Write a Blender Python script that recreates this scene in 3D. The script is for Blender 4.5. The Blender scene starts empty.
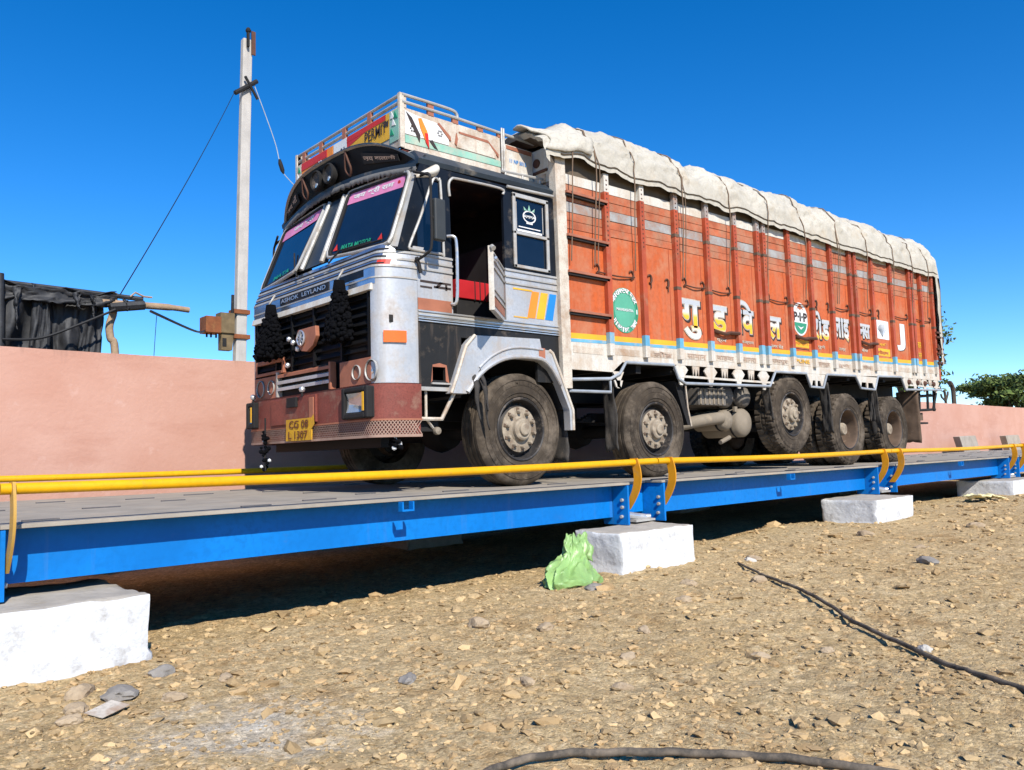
import bpy, bmesh, math, random
import numpy as np
from mathutils import Vector, Matrix, noise
random.seed(7)
rng = np.random.default_rng(7)
sc = bpy.context.scene
COL = sc.collection
PI = math.pi

# ------------------------------------------------------------------ materials
def M(name, col, rough=.5, metal=0., col2=None, var=.22, nscale=5., dirt=0., dirtcol=(.30, .22, .14), dscale=2.2,
      streak=0., streakcol=None, bump=0., bscale=60., spec=.3, island=0., coat=0., fine=0.):
    m = bpy.data.materials.new(name); m.use_nodes = True
    nt = m.node_tree; N = nt.nodes; L = nt.links
    b = N['Principled BSDF']
    b.inputs['Roughness'].default_value = rough; b.inputs['Metallic'].default_value = metal
    b.inputs['Specular IOR Level'].default_value = spec
    b.inputs['Coat Weight'].default_value = coat
    tc = N.new('ShaderNodeTexCoord')
    def nz(scale, detail=8, rgh=.6, mp=None):
        n = N.new('ShaderNodeTexNoise'); n.inputs['Scale'].default_value = scale
        n.inputs['Detail'].default_value = detail; n.inputs['Roughness'].default_value = rgh
        src = tc.outputs['Object']
        if mp:
            q = N.new('ShaderNodeMapping'); q.inputs['Scale'].default_value = mp; L.new(src, q.inputs[0]); src = q.outputs[0]
        L.new(src, n.inputs['Vector']); return n.outputs['Fac']
    def ramp(s, a, c):
        r = N.new('ShaderNodeMapRange'); r.inputs[1].default_value = a; r.inputs[2].default_value = c; L.new(s, r.inputs[0]); return r.outputs[0]
    def mix(f, a, c):
        x = N.new('ShaderNodeMix'); x.data_type = 'RGBA'
        if hasattr(f, 'is_linked'): L.new(f, x.inputs['Factor'])
        else: x.inputs['Factor'].default_value = f
        for s, v in ((6, a), (7, c)):
            if hasattr(v, 'is_linked'): L.new(v, x.inputs[s])
            else: x.inputs[s].default_value = (*v, 1)
        return x.outputs[2]
    if col2 is None: col2 = tuple(c*(1-var) for c in col)
    cur = mix(ramp(nz(nscale), .35, .68), col, col2)
    if fine: cur = mix(ramp(nz(nscale*14, 4), .45, .75), cur, tuple(c*(1-fine) for c in col2))
    if island:
        g = N.new('ShaderNodeNewGeometry'); hs = N.new('ShaderNodeHueSaturation')
        r = N.new('ShaderNodeMapRange'); L.new(g.outputs['Random Per Island'], r.inputs[0])
        r.inputs[3].default_value = 1-island; r.inputs[4].default_value = 1+island*.6
        L.new(r.outputs[0], hs.inputs['Value']); L.new(cur, hs.inputs['Color']); cur = hs.outputs[0]
    if streak:
        s = ramp(nz(3.2, 6, .65, (3.2, 3.2, .22)), .62-.3*streak, .80)
        cur = mix(s, cur, streakcol or dirtcol)
    if dirt:
        d = ramp(nz(dscale, 12, .72), .70-.36*dirt, .82-.12*dirt)
        cur = mix(d, cur, dirtcol)
        rr = N.new('ShaderNodeMapRange'); L.new(d, rr.inputs[0]); rr.inputs[3].default_value = rough; rr.inputs[4].default_value = .9
        L.new(rr.outputs[0], b.inputs['Roughness'])
        if metal:
            rm = N.new('ShaderNodeMapRange'); L.new(d, rm.inputs[0]); rm.inputs[3].default_value = metal; rm.inputs[4].default_value = 0
            L.new(rm.outputs[0], b.inputs['Metallic'])
    L.new(cur, b.inputs['Base Color'])
    if bump:
        bp = N.new('ShaderNodeBump'); bp.inputs['Strength'].default_value = min(1, bump); bp.inputs['Distance'].default_value = .012*max(1, bump)
        L.new(nz(bscale, 6), bp.inputs['Height']); L.new(bp.outputs[0], b.inputs['Normal'])
    return m

DUST = (.34, .25, .16)
m_orange = M('orange_paint', (.58, .120, .034), .6, spec=.15, var=.25, nscale=1.6, dirt=.58, dirtcol=(.50, .23, .13), dscale=3.2, streak=.8, streakcol=(.46, .16, .085), bump=.16, bscale=12, fine=.12)
m_orangep = M('orange_planks', (.52, .14, .06), .75, var=.4, nscale=6, dirt=.75, dirtcol=(.36, .21, .13), dscale=5, streak=.3, streakcol=(.3, .12, .07), bump=.5, bscale=20)
m_greyp = M('grey_planks', (.36, .35, .33), .75, var=.4, nscale=6, dirt=.75, dirtcol=(.40, .20, .12), dscale=6, bump=.5, bscale=20)
m_rib = M('rib_red', (.46, .085, .034), .55, var=.35, nscale=3, dirt=.5, dirtcol=(.34, .19, .11), dscale=4)
m_white = M('white_paint', (.68, .64, .56), .6, var=.18, nscale=4, dirt=.62, dirtcol=(.47, .35, .24), dscale=5, fine=.15, streak=.55, streakcol=(.48, .37, .26))
m_cream = M('cream_paint', (.66, .58, .47), .65, var=.25, nscale=5, fine=.15, dirt=.62, dirtcol=(.36, .22, .13), dscale=5, streak=.4, streakcol=(.42, .27, .17))
m_yellow = M('yellow_stripe', (.80, .42, .03), .55, var=.2, dirt=.45, dirtcol=(.5, .33, .12), dscale=5)
m_sky = M('blue_stripe', (.14, .40, .58), .6, var=.25, dirt=.6, dirtcol=(.46, .40, .31), dscale=6)
m_silver = M('silver_sheet', (.53, .53, .53), .40, .3, var=.16, nscale=3, fine=.08, dirt=.55, dirtcol=(.36, .29, .23), dscale=4, streak=.5, streakcol=(.42, .36, .30), bump=.06, bscale=5)
m_hood = M('sky_tinted_bonnet', (.50, .55, .62), .24, .85, var=.3, nscale=3, dirt=.3, dirtcol=(.30, .27, .24), dscale=4, bump=.05, bscale=5)  # front copy of the silver, with the bluish sky reflection put into its colour
m_grille = M('grille_black', (.006, .006, .007), .6, var=.3, spec=.2)
m_mesh = M('mesh_paint', (.42, .27, .20), .7, var=.4, nscale=3, dirt=.4, dirtcol=(.25, .13, .09), dscale=8)
m_fade_txt = M('faded_text', (.52, .36, .26), .7, var=.3)
m_chrome = M('bright_trim', (.66, .66, .66), .34, .7, var=.2, dirt=.45, dirtcol=(.4, .33, .25), dscale=6)
m_steelw = M('weathered_trim', (.50, .48, .44), .5, .25, var=.3, dirt=.55, dirtcol=(.30, .22, .15), dscale=6)
m_navy = M('navy_panel', (.010, .013, .019), .42, spec=.18, var=.3, dirt=.42, dirtcol=(.2, .16, .12), dscale=4)
m_fascia = M('slate_fascia', (.030, .042, .055), .42, var=.3, dirt=.42, dirtcol=(.26, .22, .17), dscale=3)
m_black = M('black_panel', (.018, .017, .016), .55, var=.3, dirt=.32, dirtcol=(.13, .10, .075), dscale=5, streak=.2, streakcol=(.15, .11, .08))
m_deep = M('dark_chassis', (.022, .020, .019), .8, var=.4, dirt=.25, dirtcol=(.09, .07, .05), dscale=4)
m_rust = M('rust_brown', (.25, .065, .045), .55, var=.35, nscale=5, fine=.15, dirt=.45, dirtcol=(.32, .19, .13), dscale=5, bump=.1, bscale=30)
m_rustlt = M('primer_brown', (.40, .15, .085), .55, var=.3, dirt=.25, dirtcol=(.3, .17, .1), dscale=6)
m_rubber = M('dusty_rubber', (.036, .029, .023), .9, spec=.12, col2=(.085, .065, .046), nscale=5, fine=.3, dirt=.65, dirtcol=(.215, .17, .125), dscale=3.5, bump=.25, bscale=90)
m_rubber2 = M('black_rubber', (.03, .027, .025), .8, col2=(.07, .06, .05), nscale=5, dirt=.3, dirtcol=(.17, .13, .095), dscale=5, bump=.3, bscale=60)
m_rim = M('rim_grey', (.055, .05, .047), .55, .3, var=.5, dirt=.5, dirtcol=(.30, .23, .17), dscale=7)
m_rimbrown = M('rim_brown', (.16, .105, .07), .8, var=.4, dirt=.4, dirtcol=(.30, .21, .14), dscale=7)
m_hub = M('dusty_hub', (.38, .31, .225), .85, var=.5, nscale=9, dirt=.6, dirtcol=(.20, .13, .085), dscale=9)
m_girder = M('blue_enamel', (.002, .185, .59), .5, spec=.22, var=.2, nscale=1.5, fine=.06, dirt=.22, dirtcol=(.03, .16, .46), dscale=3, streak=.12, streakcol=(.04, .17, .46), bump=.04, bscale=4)
m_deck = M('deck_plate', (.37, .325, .265), .85, .0, spec=.1, var=.25, nscale=3, dirt=.5, dirtcol=(.47, .38, .28), dscale=2.5, bump=.15, bscale=40)
m_deckbar = M('deck_bar', (.13, .12, .12), .6, .2, dirt=.3, dirtcol=(.35, .29, .22))
m_rail = M('yellow_enamel', (.80, .40, .004), .4, var=.15, nscale=2, fine=.06, dirt=.34, dirtcol=(.46, .22, .04), dscale=9)
m_brk = M('amber_bracket', (.66, .28, .01), .5, var=.25, dirt=.4, dirtcol=(.4, .25, .12), dscale=6)
m_brkold = M('worn_bracket', (.62, .36, .08), .6, var=.25, dirt=.5, dirtcol=(.36, .27, .18), dscale=6)
m_lime = M('limewash', (.68, .675, .66), .9, var=.10, fine=.06, spec=.2, nscale=4, dirt=.46, dirtcol=(.33, .30, .27), dscale=8, bump=.8, bscale=20)
m_cement = M('raw_cement', (.46, .41, .34), .9, var=.25, dirt=.4, dirtcol=(.38, .31, .22), dscale=5, bump=.8, bscale=25)
m_slab = M('grey_slab', (.42, .36, .29), .9, var=.25, dirt=.3, dirtcol=(.33, .25, .18), dscale=4, bump=.5, bscale=25)
m_conc = M('pole_concrete', (.50, .46, .41), .85, var=.2, nscale=3, dirt=.25, dirtcol=(.36, .31, .26), dscale=3, streak=.3, streakcol=(.36, .32, .28), bump=.3, bscale=30)
m_tarp = M('canvas_cream', (.53, .485, .40), .95, var=.2, nscale=2.2, fine=.08, dirt=.5, dirtcol=(.44, .355, .25), dscale=2.0, bump=1.2, bscale=7, spec=.2)
m_tarpd = M('canvas_shade_tone', (.14, .11, .08), .95, var=.3, spec=.1)  # darkened canvas copy; the shade under the cover is in its colour
m_rope = M('rope_fibre', (.22, .15, .10), .9, var=.3, spec=.2)
m_hook = M('dark_iron', (.12, .055, .035), .7, .2, var=.3)
m_glass = M('dark_glass', (.006, .010, .018), .06, var=.3, spec=.6, dirt=.04, dirtcol=(.10, .09, .08))
m_glassw = M('windscreen_glass', (.008, .014, .026), .05, var=.3, spec=.8)
m_pink = M('pink_film', (.72, .24, .42), .45, var=.25, dirt=.35, dirtcol=(.5, .3, .35), dscale=9)
m_green = M('green_paint', (.02, .30, .15), .55, var=.4, dirt=.3, dirtcol=(.06, .1, .07), dscale=14)
m_ltgreen = M('mint_paint', (.26, .50, .38), .6, var=.25, dirt=.65, dirtcol=(.5, .45, .35), dscale=6)
m_badge = M('badge_green', (.05, .30, .17), .55, var=.2, dirt=.35)
m_badge2 = M('badge_mint', (.11, .40, .26), .55, var=.2, dirt=.3)
m_letw = M('letter_white', (.74, .73, .70), .55, var=.1, dirt=.4, dirtcol=(.5, .38, .28), dscale=9)
m_letk = M('letter_dark', (.05, .035, .03), .6)
m_red = M('red_paint', (.62, .035, .02), .45, var=.2)
m_redv = M('red_vinyl', (.50, .02, .025), .5, var=.2)
m_amber = M('amber_lens', (.85, .16, .01), .25, var=.15, coat=.4)
m_lens = M('clear_lens', (.62, .62, .58), .12, .6, var=.3)
m_stor = M('stripe_orange', (.80, .25, .03), .5, var=.1)
m_sblu = M('stripe_blue', (.02, .22, .58), .5, var=.1)
m_plate = M('plate_yellow', (.74, .40, .02), .55, var=.3, dirt=.75, dirtcol=(.45, .2, .04), dscale=14)
m_platet = M('plate_text', (.16, .05, .02), .6)
m_tassel = M('black_yarn', (.004, .004, .005), .95, var=.3, bump=1.0, bscale=70, spec=.1)
m_fringe = M('grey_fringe', (.15, .145, .14), .9, var=.3, dirt=.3)
m_sack = M('green_sack', (.29, .47, .15), .42, spec=.5, var=.3, nscale=5, dirt=.15, dirtcol=(.5, .5, .3), bump=.4, bscale=14)
m_packet = M('pale_packet', (.78, .68, .36), .7, var=.15, bump=.5, bscale=20)
m_hose = M('dusty_hose', (.075, .063, .050), .85, var=.4, dirt=.8, dirtcol=(.27, .21, .15), dscale=9)
m_wire = M('black_wire', (.015, .015, .016), .6)
m_wirel = M('pale_wire', (.45, .50, .52), .5)
m_wood = M('dry_log', (.42, .29, .18), .85, var=.35, nscale=8, bump=.6, bscale=30)
m_shade = M('black_shade_sheet', (.010, .010, .011), .6, spec=.5, col2=(.035, .035, .037), dirt=.2, dirtcol=(.07, .065, .06), dscale=2.5, bump=.5, bscale=9)  # paler tones put the sheen on the wrinkles into the colour
m_greencl = M('green_cloth', (.02, .09, .06), .9, var=.3)
m_rustbox = M('rusted_sheet', (.26, .085, .03), .8, var=.4, nscale=5, dirt=.4, dirtcol=(.36, .17, .06), dscale=6)
m_oldbox = M('old_green_box', (.20, .14, .07), .8, var=.4, dirt=.4, dirtcol=(.18, .09, .04), dscale=7)
m_leaf = M('acacia_leaf', (.085, .125, .028), .7, col2=(.15, .19, .05), nscale=1.5, island=.5, spec=.2)
m_bark = M('bark', (.10, .075, .055), .9, var=.3)
m_stone = M('loose_stones', (.54, .385, .20), .95, col2=(.46, .30, .145), nscale=2, island=.36, bump=.6, bscale=60, spec=.15)
m_rock = M('tan_rock', (.45, .34, .22), .95, col2=(.33, .24, .15), nscale=7, dirt=.3, dirtcol=(.5, .4, .28), bump=.8, bscale=40, spec=.15)
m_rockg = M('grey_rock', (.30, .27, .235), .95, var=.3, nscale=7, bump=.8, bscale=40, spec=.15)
m_rockw = M('white_rock', (.58, .53, .45), .9, var=.2, nscale=9, bump=.8, bscale=40)
m_tank = M('dusty_tank', (.27, .22, .16), .75, var=.3, dirt=.4, dirtcol=(.42, .33, .23), dscale=5)
m_drum = M('dusty_drum', (.16, .14, .12), .7, var=.4, dirt=.5, dirtcol=(.34, .28, .21), dscale=6)
m_greyrail = M('grey_pipe', (.42, .45, .48), .5, .2, var=.3, dirt=.3, dirtcol=(.3, .22, .15), dscale=6)
m_mirror = M('mirror_case', (.045, .048, .048), .5, var=.2, dirt=.2, dirtcol=(.2, .17, .13))

def ramp_letters():   # signwriter's fade: silver above, yellow below, silver tail
    m = M('letter_fade', (.7, .7, .7), .5); nt = m.node_tree; N = nt.nodes; L = nt.links
    tc = N.new('ShaderNodeTexCoord'); sp = N.new('ShaderNodeSeparateXYZ'); L.new(tc.outputs['Object'], sp.inputs[0])
    mr = N.new('ShaderNodeMapRange'); mr.inputs[1].default_value = 1.6; mr.inputs[2].default_value = 2.05; L.new(sp.outputs[2], mr.inputs[0])
    cr = N.new('ShaderNodeValToRGB'); L.new(mr.outputs[0], cr.inputs[0])
    e = cr.color_ramp.elements; e[0].position = 0; e[0].color = (.70, .70, .68, 1); e[1].position = 1; e[1].color = (.50, .50, .50, 1)
    for p, c in ((.10, (.75, .68, .5, 1)), (.2, (.82, .45, .02, 1)), (.42, (.80, .46, .04, 1)), (.52, (.66, .64, .58, 1)), (.75, (.44, .46, .48, 1))):
        x = e.new(p); x.color = c
    L.new(cr.outputs[0], N['Principled BSDF'].inputs['Base Color']); return m
m_fade = ramp_letters()

def wall_mat():
    m = bpy.data.materials.new('pink_plaster'); m.use_nodes = True; nt = m.node_tree; N = nt.nodes; L = nt.links; b = N['Principled BSDF']
    b.inputs['Roughness'].default_value = .9; b.inputs['Specular IOR Level'].default_value = .2
    tc = N.new('ShaderNodeTexCoord')
    def nz(s, d, mp=(1, 1, 1), r=.6):
        q = N.new('ShaderNodeMapping'); q.inputs['Scale'].default_value = mp; L.new(tc.outputs['Object'], q.inputs[0])
        n = N.new('ShaderNodeTexNoise'); n.inputs['Scale'].default_value = s; n.inputs['Detail'].default_value = d; n.inputs['Roughness'].default_value = r
        L.new(q.outputs[0], n.inputs['Vector']); return n.outputs['Fac']
    def mixf(f, lo, hi, a, c):
        r = N.new('ShaderNodeMapRange'); r.inputs[1].default_value = lo; r.inputs[2].default_value = hi; L.new(f, r.inputs[0])
        x = N.new('ShaderNodeMix'); x.data_type = 'RGBA'; L.new(r.outputs[0], x.inputs['Factor'])
        for s, v in ((6, a), (7, c)):
            if hasattr(v, 'is_linked'): L.new(v, x.inputs[s])
            else: x.inputs[s].default_value = (*v, 1)
        return x.outputs[2]
    c = mixf(nz(.9, 8), .38, .62, (.505, .268, .195), (.55, .315, .24))
    c = mixf(nz(1.6, 10, (.35, 1, 1.2), .7), .52, .72, c, (.455, .23, .165))
    c = mixf(nz(7, 6), .62, .8, c, (.59, .37, .30))
    sp = N.new('ShaderNodeSeparateXYZ'); L.new(tc.outputs['Object'], sp.inputs[0])
    hg = N.new('ShaderNodeMapRange'); hg.inputs[1].default_value = .75; hg.inputs[2].default_value = 1.5; L.new(sp.outputs[2], hg.inputs[0])
    mu = N.new('ShaderNodeMath'); mu.operation = 'MULTIPLY'; L.new(hg.outputs[0], mu.inputs[0]); L.new(nz(3, 6, (2.2, 1, .12), .7), mu.inputs[1])
    c = mixf(mu.outputs[0], .48, .70, c, (.36, .20, .15))      # rain streaks under the coping
    L.new(c, b.inputs['Base Color'])
    bp = N.new('ShaderNodeBump'); bp.inputs['Strength'].default_value = .5; bp.inputs['Distance'].default_value = .01
    L.new(nz(22, 8), bp.inputs['Height']); L.new(bp.outputs[0], b.inputs['Normal']); return m
m_wall = wall_mat()

def ground_mat():
    m = bpy.data.materials.new('dry_earth'); m.use_nodes = True; nt = m.node_tree; N = nt.nodes; L = nt.links; b = N['Principled BSDF']
    b.inputs['Roughness'].default_value = .97; b.inputs['Specular IOR Level'].default_value = .1
    tc = N.new('ShaderNodeTexCoord')
    def nz(s, d=8, r=.65):
        n = N.new('ShaderNodeTexNoise'); n.inputs['Scale'].default_value = s; n.inputs['Detail'].default_value = d; n.inputs['Roughness'].default_value = r
        L.new(tc.outputs['Object'], n.inputs['Vector']); return n.outputs['Fac']
    def mixf(f, lo, hi, a, c):
        r = N.new('ShaderNodeMapRange'); r.inputs[1].default_value = lo; r.inputs[2].default_value = hi; L.new(f, r.inputs[0])
        x = N.new('ShaderNodeMix'); x.data_type = 'RGBA'; L.new(r.outputs[0], x.inputs['Factor'])
        for s, v in ((6, a), (7, c)):
            if hasattr(v, 'is_linked'): L.new(v, x.inputs[s])
            else: x.inputs[s].default_value = (*v, 1)
        return x.outputs[2]
    c = mixf(nz(.8), .38, .62, (.62, .43, .205), (.69, .505, .265))
    c = mixf(nz(6), .45, .68, c, (.72, .54, .30))
    c = mixf(nz(26, 6), .50, .70, c, (.49, .31, .14))
    c = mixf(nz(70, 4), .55, .72, c, (.76, .60, .385))
    # spilt cement powder near the camera
    vm = N.new('ShaderNodeVectorMath'); vm.operation = 'DISTANCE'; L.new(tc.outputs['Object'], vm.inputs[0]); vm.inputs[1].default_value = (-2.12, -3.50, -.75)
    ad = N.new('ShaderNodeMath'); ad.operation = 'MULTIPLY_ADD'; L.new(nz(5), ad.inputs[0]); ad.inputs[1].default_value = -1.5; L.new(vm.outputs['Value'], ad.inputs[2])
    inv = N.new('ShaderNodeMath'); inv.operation = 'MULTIPLY'; L.new(ad.outputs[0], inv.inputs[0]); inv.inputs[1].default_value = -1
    c = mixf(inv.outputs[0], .22, .85, c, (.76, .68, .55))
    c = mixf(nz(1.9, 10, .75), .55, .70, c, (.47, .295, .13))
    dis = N.new('ShaderNodeMix'); dis.data_type = 'VECTOR'; dis.inputs['Factor'].default_value = .035
    nn_ = N.new('ShaderNodeTexNoise'); nn_.inputs['Scale'].default_value = 18; nn_.inputs['Detail'].default_value = 5; L.new(tc.outputs['Object'], nn_.inputs['Vector'])
    L.new(tc.outputs['Object'], dis.inputs[4]); L.new(nn_.outputs['Color'], dis.inputs[5])
    prev = None
    for sc_, dist_, amt in ((24, .016, .22), (58, .012, .24), (130, .007, .22)):
        vo = N.new('ShaderNodeTexVoronoi'); vo.inputs['Scale'].default_value = sc_; L.new(dis.outputs[1], vo.inputs['Vector'])
        hsv = N.new('ShaderNodeHueSaturation'); sr = N.new('ShaderNodeSeparateColor'); L.new(vo.outputs['Color'], sr.inputs[0])
        mr = N.new('ShaderNodeMapRange'); mr.inputs[3].default_value = 1-amt; mr.inputs[4].default_value = 1+amt*.55; L.new(sr.outputs[0], mr.inputs[0])
        L.new(mr.outputs[0], hsv.inputs['Value']); L.new(c, hsv.inputs['Color']); c = hsv.outputs[0]
        bq = N.new('ShaderNodeBump'); bq.invert = True; bq.inputs['Strength'].default_value = .65; bq.inputs['Distance'].default_value = dist_
        msk = N.new('ShaderNodeMath'); msk.operation = 'MULTIPLY'; L.new(vo.outputs['Distance'], msk.inputs[0]); L.new(sr.outputs[1], msk.inputs[1])
        L.new(msk.outputs[0], bq.inputs['Height'])
        if prev: L.new(prev.outputs[0], bq.inputs['Normal'])
        prev = bq
    L.new(c, b.inputs['Base Color'])
    bp = N.new('ShaderNodeBump'); bp.inputs['Strength'].default_value = .7; bp.inputs['Distance'].default_value = .025; L.new(prev.outputs[0], bp.inputs['Normal'])
    L.new(nz(38, 10, .75), bp.inputs['Height']); L.new(bp.outputs[0], b.inputs['Normal']); return m
m_ground = ground_mat()

# ------------------------------------------------------------------ mesh builder
class MB:
    def __init__(s): s.v = []; s.f = []; s.m = []; s.sm = []; s.mats = []
    def mi(s, m):
        if m not in s.mats: s.mats.append(m)
        return s.mats.index(m)
    def face(s, pts, m, smooth=False):
        b = len(s.v); s.v += [tuple(p) for p in pts]; s.f.append(list(range(b, b+len(pts)))); s.m.append(s.mi(m)); s.sm.append(smooth)
    def raw(s, verts, faces, m, smooth=False):
        b = len(s.v); s.v += [tuple(p) for p in verts]; k = s.mi(m)
        for f in faces: s.f.append([i+b for i in f]); s.m.append(k); s.sm.append(smooth)
        return s
    def box(s, x0, x1, y0, y1, z0, z1, m):
        v = [(x, y, z) for x in (x0, x1) for y in (y0, y1) for z in (z0, z1)]
        return s.raw(v, [(0, 1, 3, 2), (4, 6, 7, 5), (0, 4, 5, 1), (2, 3, 7, 6), (0, 2, 6, 4), (1, 5, 7, 3)], m)
    def hexa(s, a, b, m):     # two quads joined
        return s.raw(list(a)+list(b), [(3, 2, 1, 0), (4, 5, 6, 7), (0, 1, 5, 4), (1, 2, 6, 5), (2, 3, 7, 6), (3, 0, 4, 7)], m)
    def prism(s, poly, y0, y1, m, ax='y', smooth=False):   # polygon in XZ (ax y), YZ (ax x) or XY (ax z)
        n = len(poly)
        P = (lambda p, t: (p[0], t, p[1])) if ax == 'y' else (lambda p, t: (t, p[0], p[1])) if ax == 'x' else (lambda p, t: (p[0], p[1], t))
        v = [P(p, y0) for p in poly]+[P(p, y1) for p in poly]
        f = [list(range(n))[::-1], list(range(n, 2*n))]+[(i, (i+1) % n, n+(i+1) % n, n+i) for i in range(n)]
        return s.raw(v, f, m, smooth)
    def tube(s, pts, r, m, n=8, cap=True):
        pts = [Vector(p) for p in pts]; R = r if hasattr(r, '__len__') else [r]*len(pts)
        v = []; f = []; up = None
        for i, p in enumerate(pts):
            t = (pts[min(i+1, len(pts)-1)]-pts[max(i-1, 0)]).normalized()
            if up is None: up = Vector((0, 0, 1)) if abs(t.z) < .9 else Vector((1, 0, 0))
            a = t.cross(up).normalized(); up = a.cross(t).normalized(); q = up
            for k in range(n):
                w = 2*PI*k/n; v.append(p+(a*math.cos(w)+q*math.sin(w))*R[i])
        for i in range(len(pts)-1):
            for k in range(n): f.append((i*n+k, i*n+(k+1) % n, (i+1)*n+(k+1) % n, (i+1)*n+k))
        if cap: f.append(list(range(n))[::-1]); f.append([(len(pts)-1)*n+k for k in range(n)])
        return s.raw(v, f, m, True)
    def lathe(s, prof, m, n=48, ax='y', c=(0, 0, 0), close=False, jag=None):   # prof: (r, t)
        v = []; f = []
        for k in range(n):
            w = 2*PI*k/n
            for j, (r, t) in enumerate(prof):
                if jag: r = jag(j, k, r)
                a, b = r*math.cos(w), r*math.sin(w)
                p = (a, t, b) if ax == 'y' else (t, a, b) if ax == 'x' else (a, b, t)
                v.append((p[0]+c[0], p[1]+c[1], p[2]+c[2]))
        q = len(prof)
        for k in range(n):
            for j in range(q-1 if not close else q):
                f.append((k*q+j, k*q+(j+1) % q, ((k+1) % n)*q+(j+1) % q, ((k+1) % n)*q+j))
        return s.raw(v, f, m, True)
    def text(s, body, x0, x1, z0, z1, y, m, off=0., th=.004, P=None, size_fit=True):
        v, f = text_geo(body, off)
        if not v: return s
        xs = [p[0] for p in v]; ys = [p[1] for p in v]; a, b, c, d = min(xs), max(xs), min(ys), max(ys)
        P = P or (lambda u, w, t: (u, y-t, w))
        g = off*.5
        mp = lambda p: (x0+(p[0]-a)/(b-a)*(x1-x0), z0+(p[1]-c)/(d-c)*(z1-z0))
        n = len(v); q = [mp(p) for p in v]
        return s.raw([P(p[0], p[1], th) for p in q], f, m)
    def build(s, name, parent=None, loc=None, bevel=0., sharp=38):
        me = bpy.data.meshes.new(name); me.from_pydata(s.v, [], s.f)
        for m in s.mats: me.materials.append(m)
        me.polygons.foreach_set('material_index', s.m); me.polygons.foreach_set('use_smooth', [True]*len(s.f) if bevel == 0 else s.sm)
        bm = bmesh.new(); bm.from_mesh(me)
        bmesh.ops.recalc_face_normals(bm, faces=bm.faces); bm.to_mesh(me); bm.free()
        me.set_sharp_from_angle(angle=math.radians(sharp))
        o = bpy.data.objects.new(name, me); COL.objects.link(o)
        if loc: o.location = loc
        if parent: o.parent = parent
        if bevel:
            for p in me.polygons: p.use_smooth = True
            b = o.modifiers.new('bevel', 'BEVEL'); b.width = bevel; b.segments = 2; b.limit_method = 'ANGLE'; b.angle_limit = math.radians(40); b.harden_normals = True
        return o
_tc = {}
def text_geo(body, off):
    k = (body, off)
    if k not in _tc:
        cu = bpy.data.curves.new('t', 'FONT'); cu.body = body; cu.size = 1; cu.offset = off; cu.resolution_u = 3
        o = bpy.data.objects.new('t', cu); COL.objects.link(o); bpy.context.view_layer.update()
        me = o.to_mesh(); _tc[k] = ([tuple(v.co) for v in me.vertices], [list(p.vertices) for p in me.polygons])
        o.to_mesh_clear(); bpy.data.objects.remove(o); bpy.data.curves.remove(cu)
    return _tc[k]
def tag(o, label, cat, group=None, kind=None):
    o['label'] = label
    if cat: o['category'] = cat
    if group: o['group'] = group
    if kind: o['kind'] = kind
    return o
def structure(o): o['kind'] = 'structure'; return o
def empty(name, label, cat, group=None):
    o = bpy.data.objects.new(name, None); COL.objects.link(o); o.empty_display_size = .2
    return tag(o, label, cat, group)
def copy_tree(o, parent=None):
    c = o.copy(); COL.objects.link(c)
    if parent is not None: c.parent = parent
    for ch in list(o.children): copy_tree(ch, c)
    return c
def fbm(x, y, z=0., o=4):
    return noise.fractal(Vector((x, y, z)), 1., 2., o)

# ------------------------------------------------------------------ camera, light, sky
cam = bpy.data.cameras.new('camera'); co = bpy.data.objects.new('camera', cam); COL.objects.link(co); sc.camera = co
r_, u_, f_ = Vector((0.74268391, -0.66902334, -0.02878159)), Vector((-0.03570977, -0.08248764, 0.99595211)), Vector((0.66868933, 0.73864982, 0.08515292))
mw = Matrix((( r_.x, u_.x, -f_.x, -3.5312955), (r_.y, u_.y, -f_.y, -6.65348321), (r_.z, u_.z, -f_.z, .28598988), (0, 0, 0, 1)))
co.matrix_world = mw
cam.sensor_fit = 'HORIZONTAL'; cam.sensor_width = 36; cam.lens = 813.113*36/1024; cam.clip_start = .05; cam.clip_end = 3000
w = bpy.data.worlds.new('World'); sc.world = w; w.use_nodes = True; nt = w.node_tree
st = nt.nodes.new('ShaderNodeTexSky'); st.sky_type = 'NISHITA'; st.sun_disc = False
LD = Vector((.37, 1., -.87)).normalized()
st.sun_elevation = math.asin(-LD.z); st.sun_rotation = math.atan2(-LD.x, -LD.y) % (2*PI)
st.air_density = .75; st.dust_density = 0.0; st.ozone_density = 3.5; st.altitude = 300
bg = nt.nodes['Background']; bg.inputs['Strength'].default_value = .12
hs = nt.nodes.new('ShaderNodeHueSaturation'); hs.inputs['Hue'].default_value = .504; hs.inputs['Saturation'].default_value = 1.35; hs.inputs['Value'].default_value = 1.42
nt.links.new(st.outputs[0], hs.inputs['Color']); nt.links.new(hs.outputs[0], bg.inputs['Color'])
sl = bpy.data.lights.new('sun', 'SUN'); sl.energy = 5.0; sl.angle = math.radians(.5); sl.color = (1, .955, .88)
so = bpy.data.objects.new('sun', sl); COL.objects.link(so); so.rotation_euler = LD.to_track_quat('-Z', 'Y').to_euler()
vs = sc.view_settings; vs.view_transform = 'Standard'; vs.look = 'None'; vs.exposure = .30; vs.gamma = 1; vs.use_curve_mapping = False
sc.cycles.max_bounces = 6; sc.cycles.diffuse_bounces = 1

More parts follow.
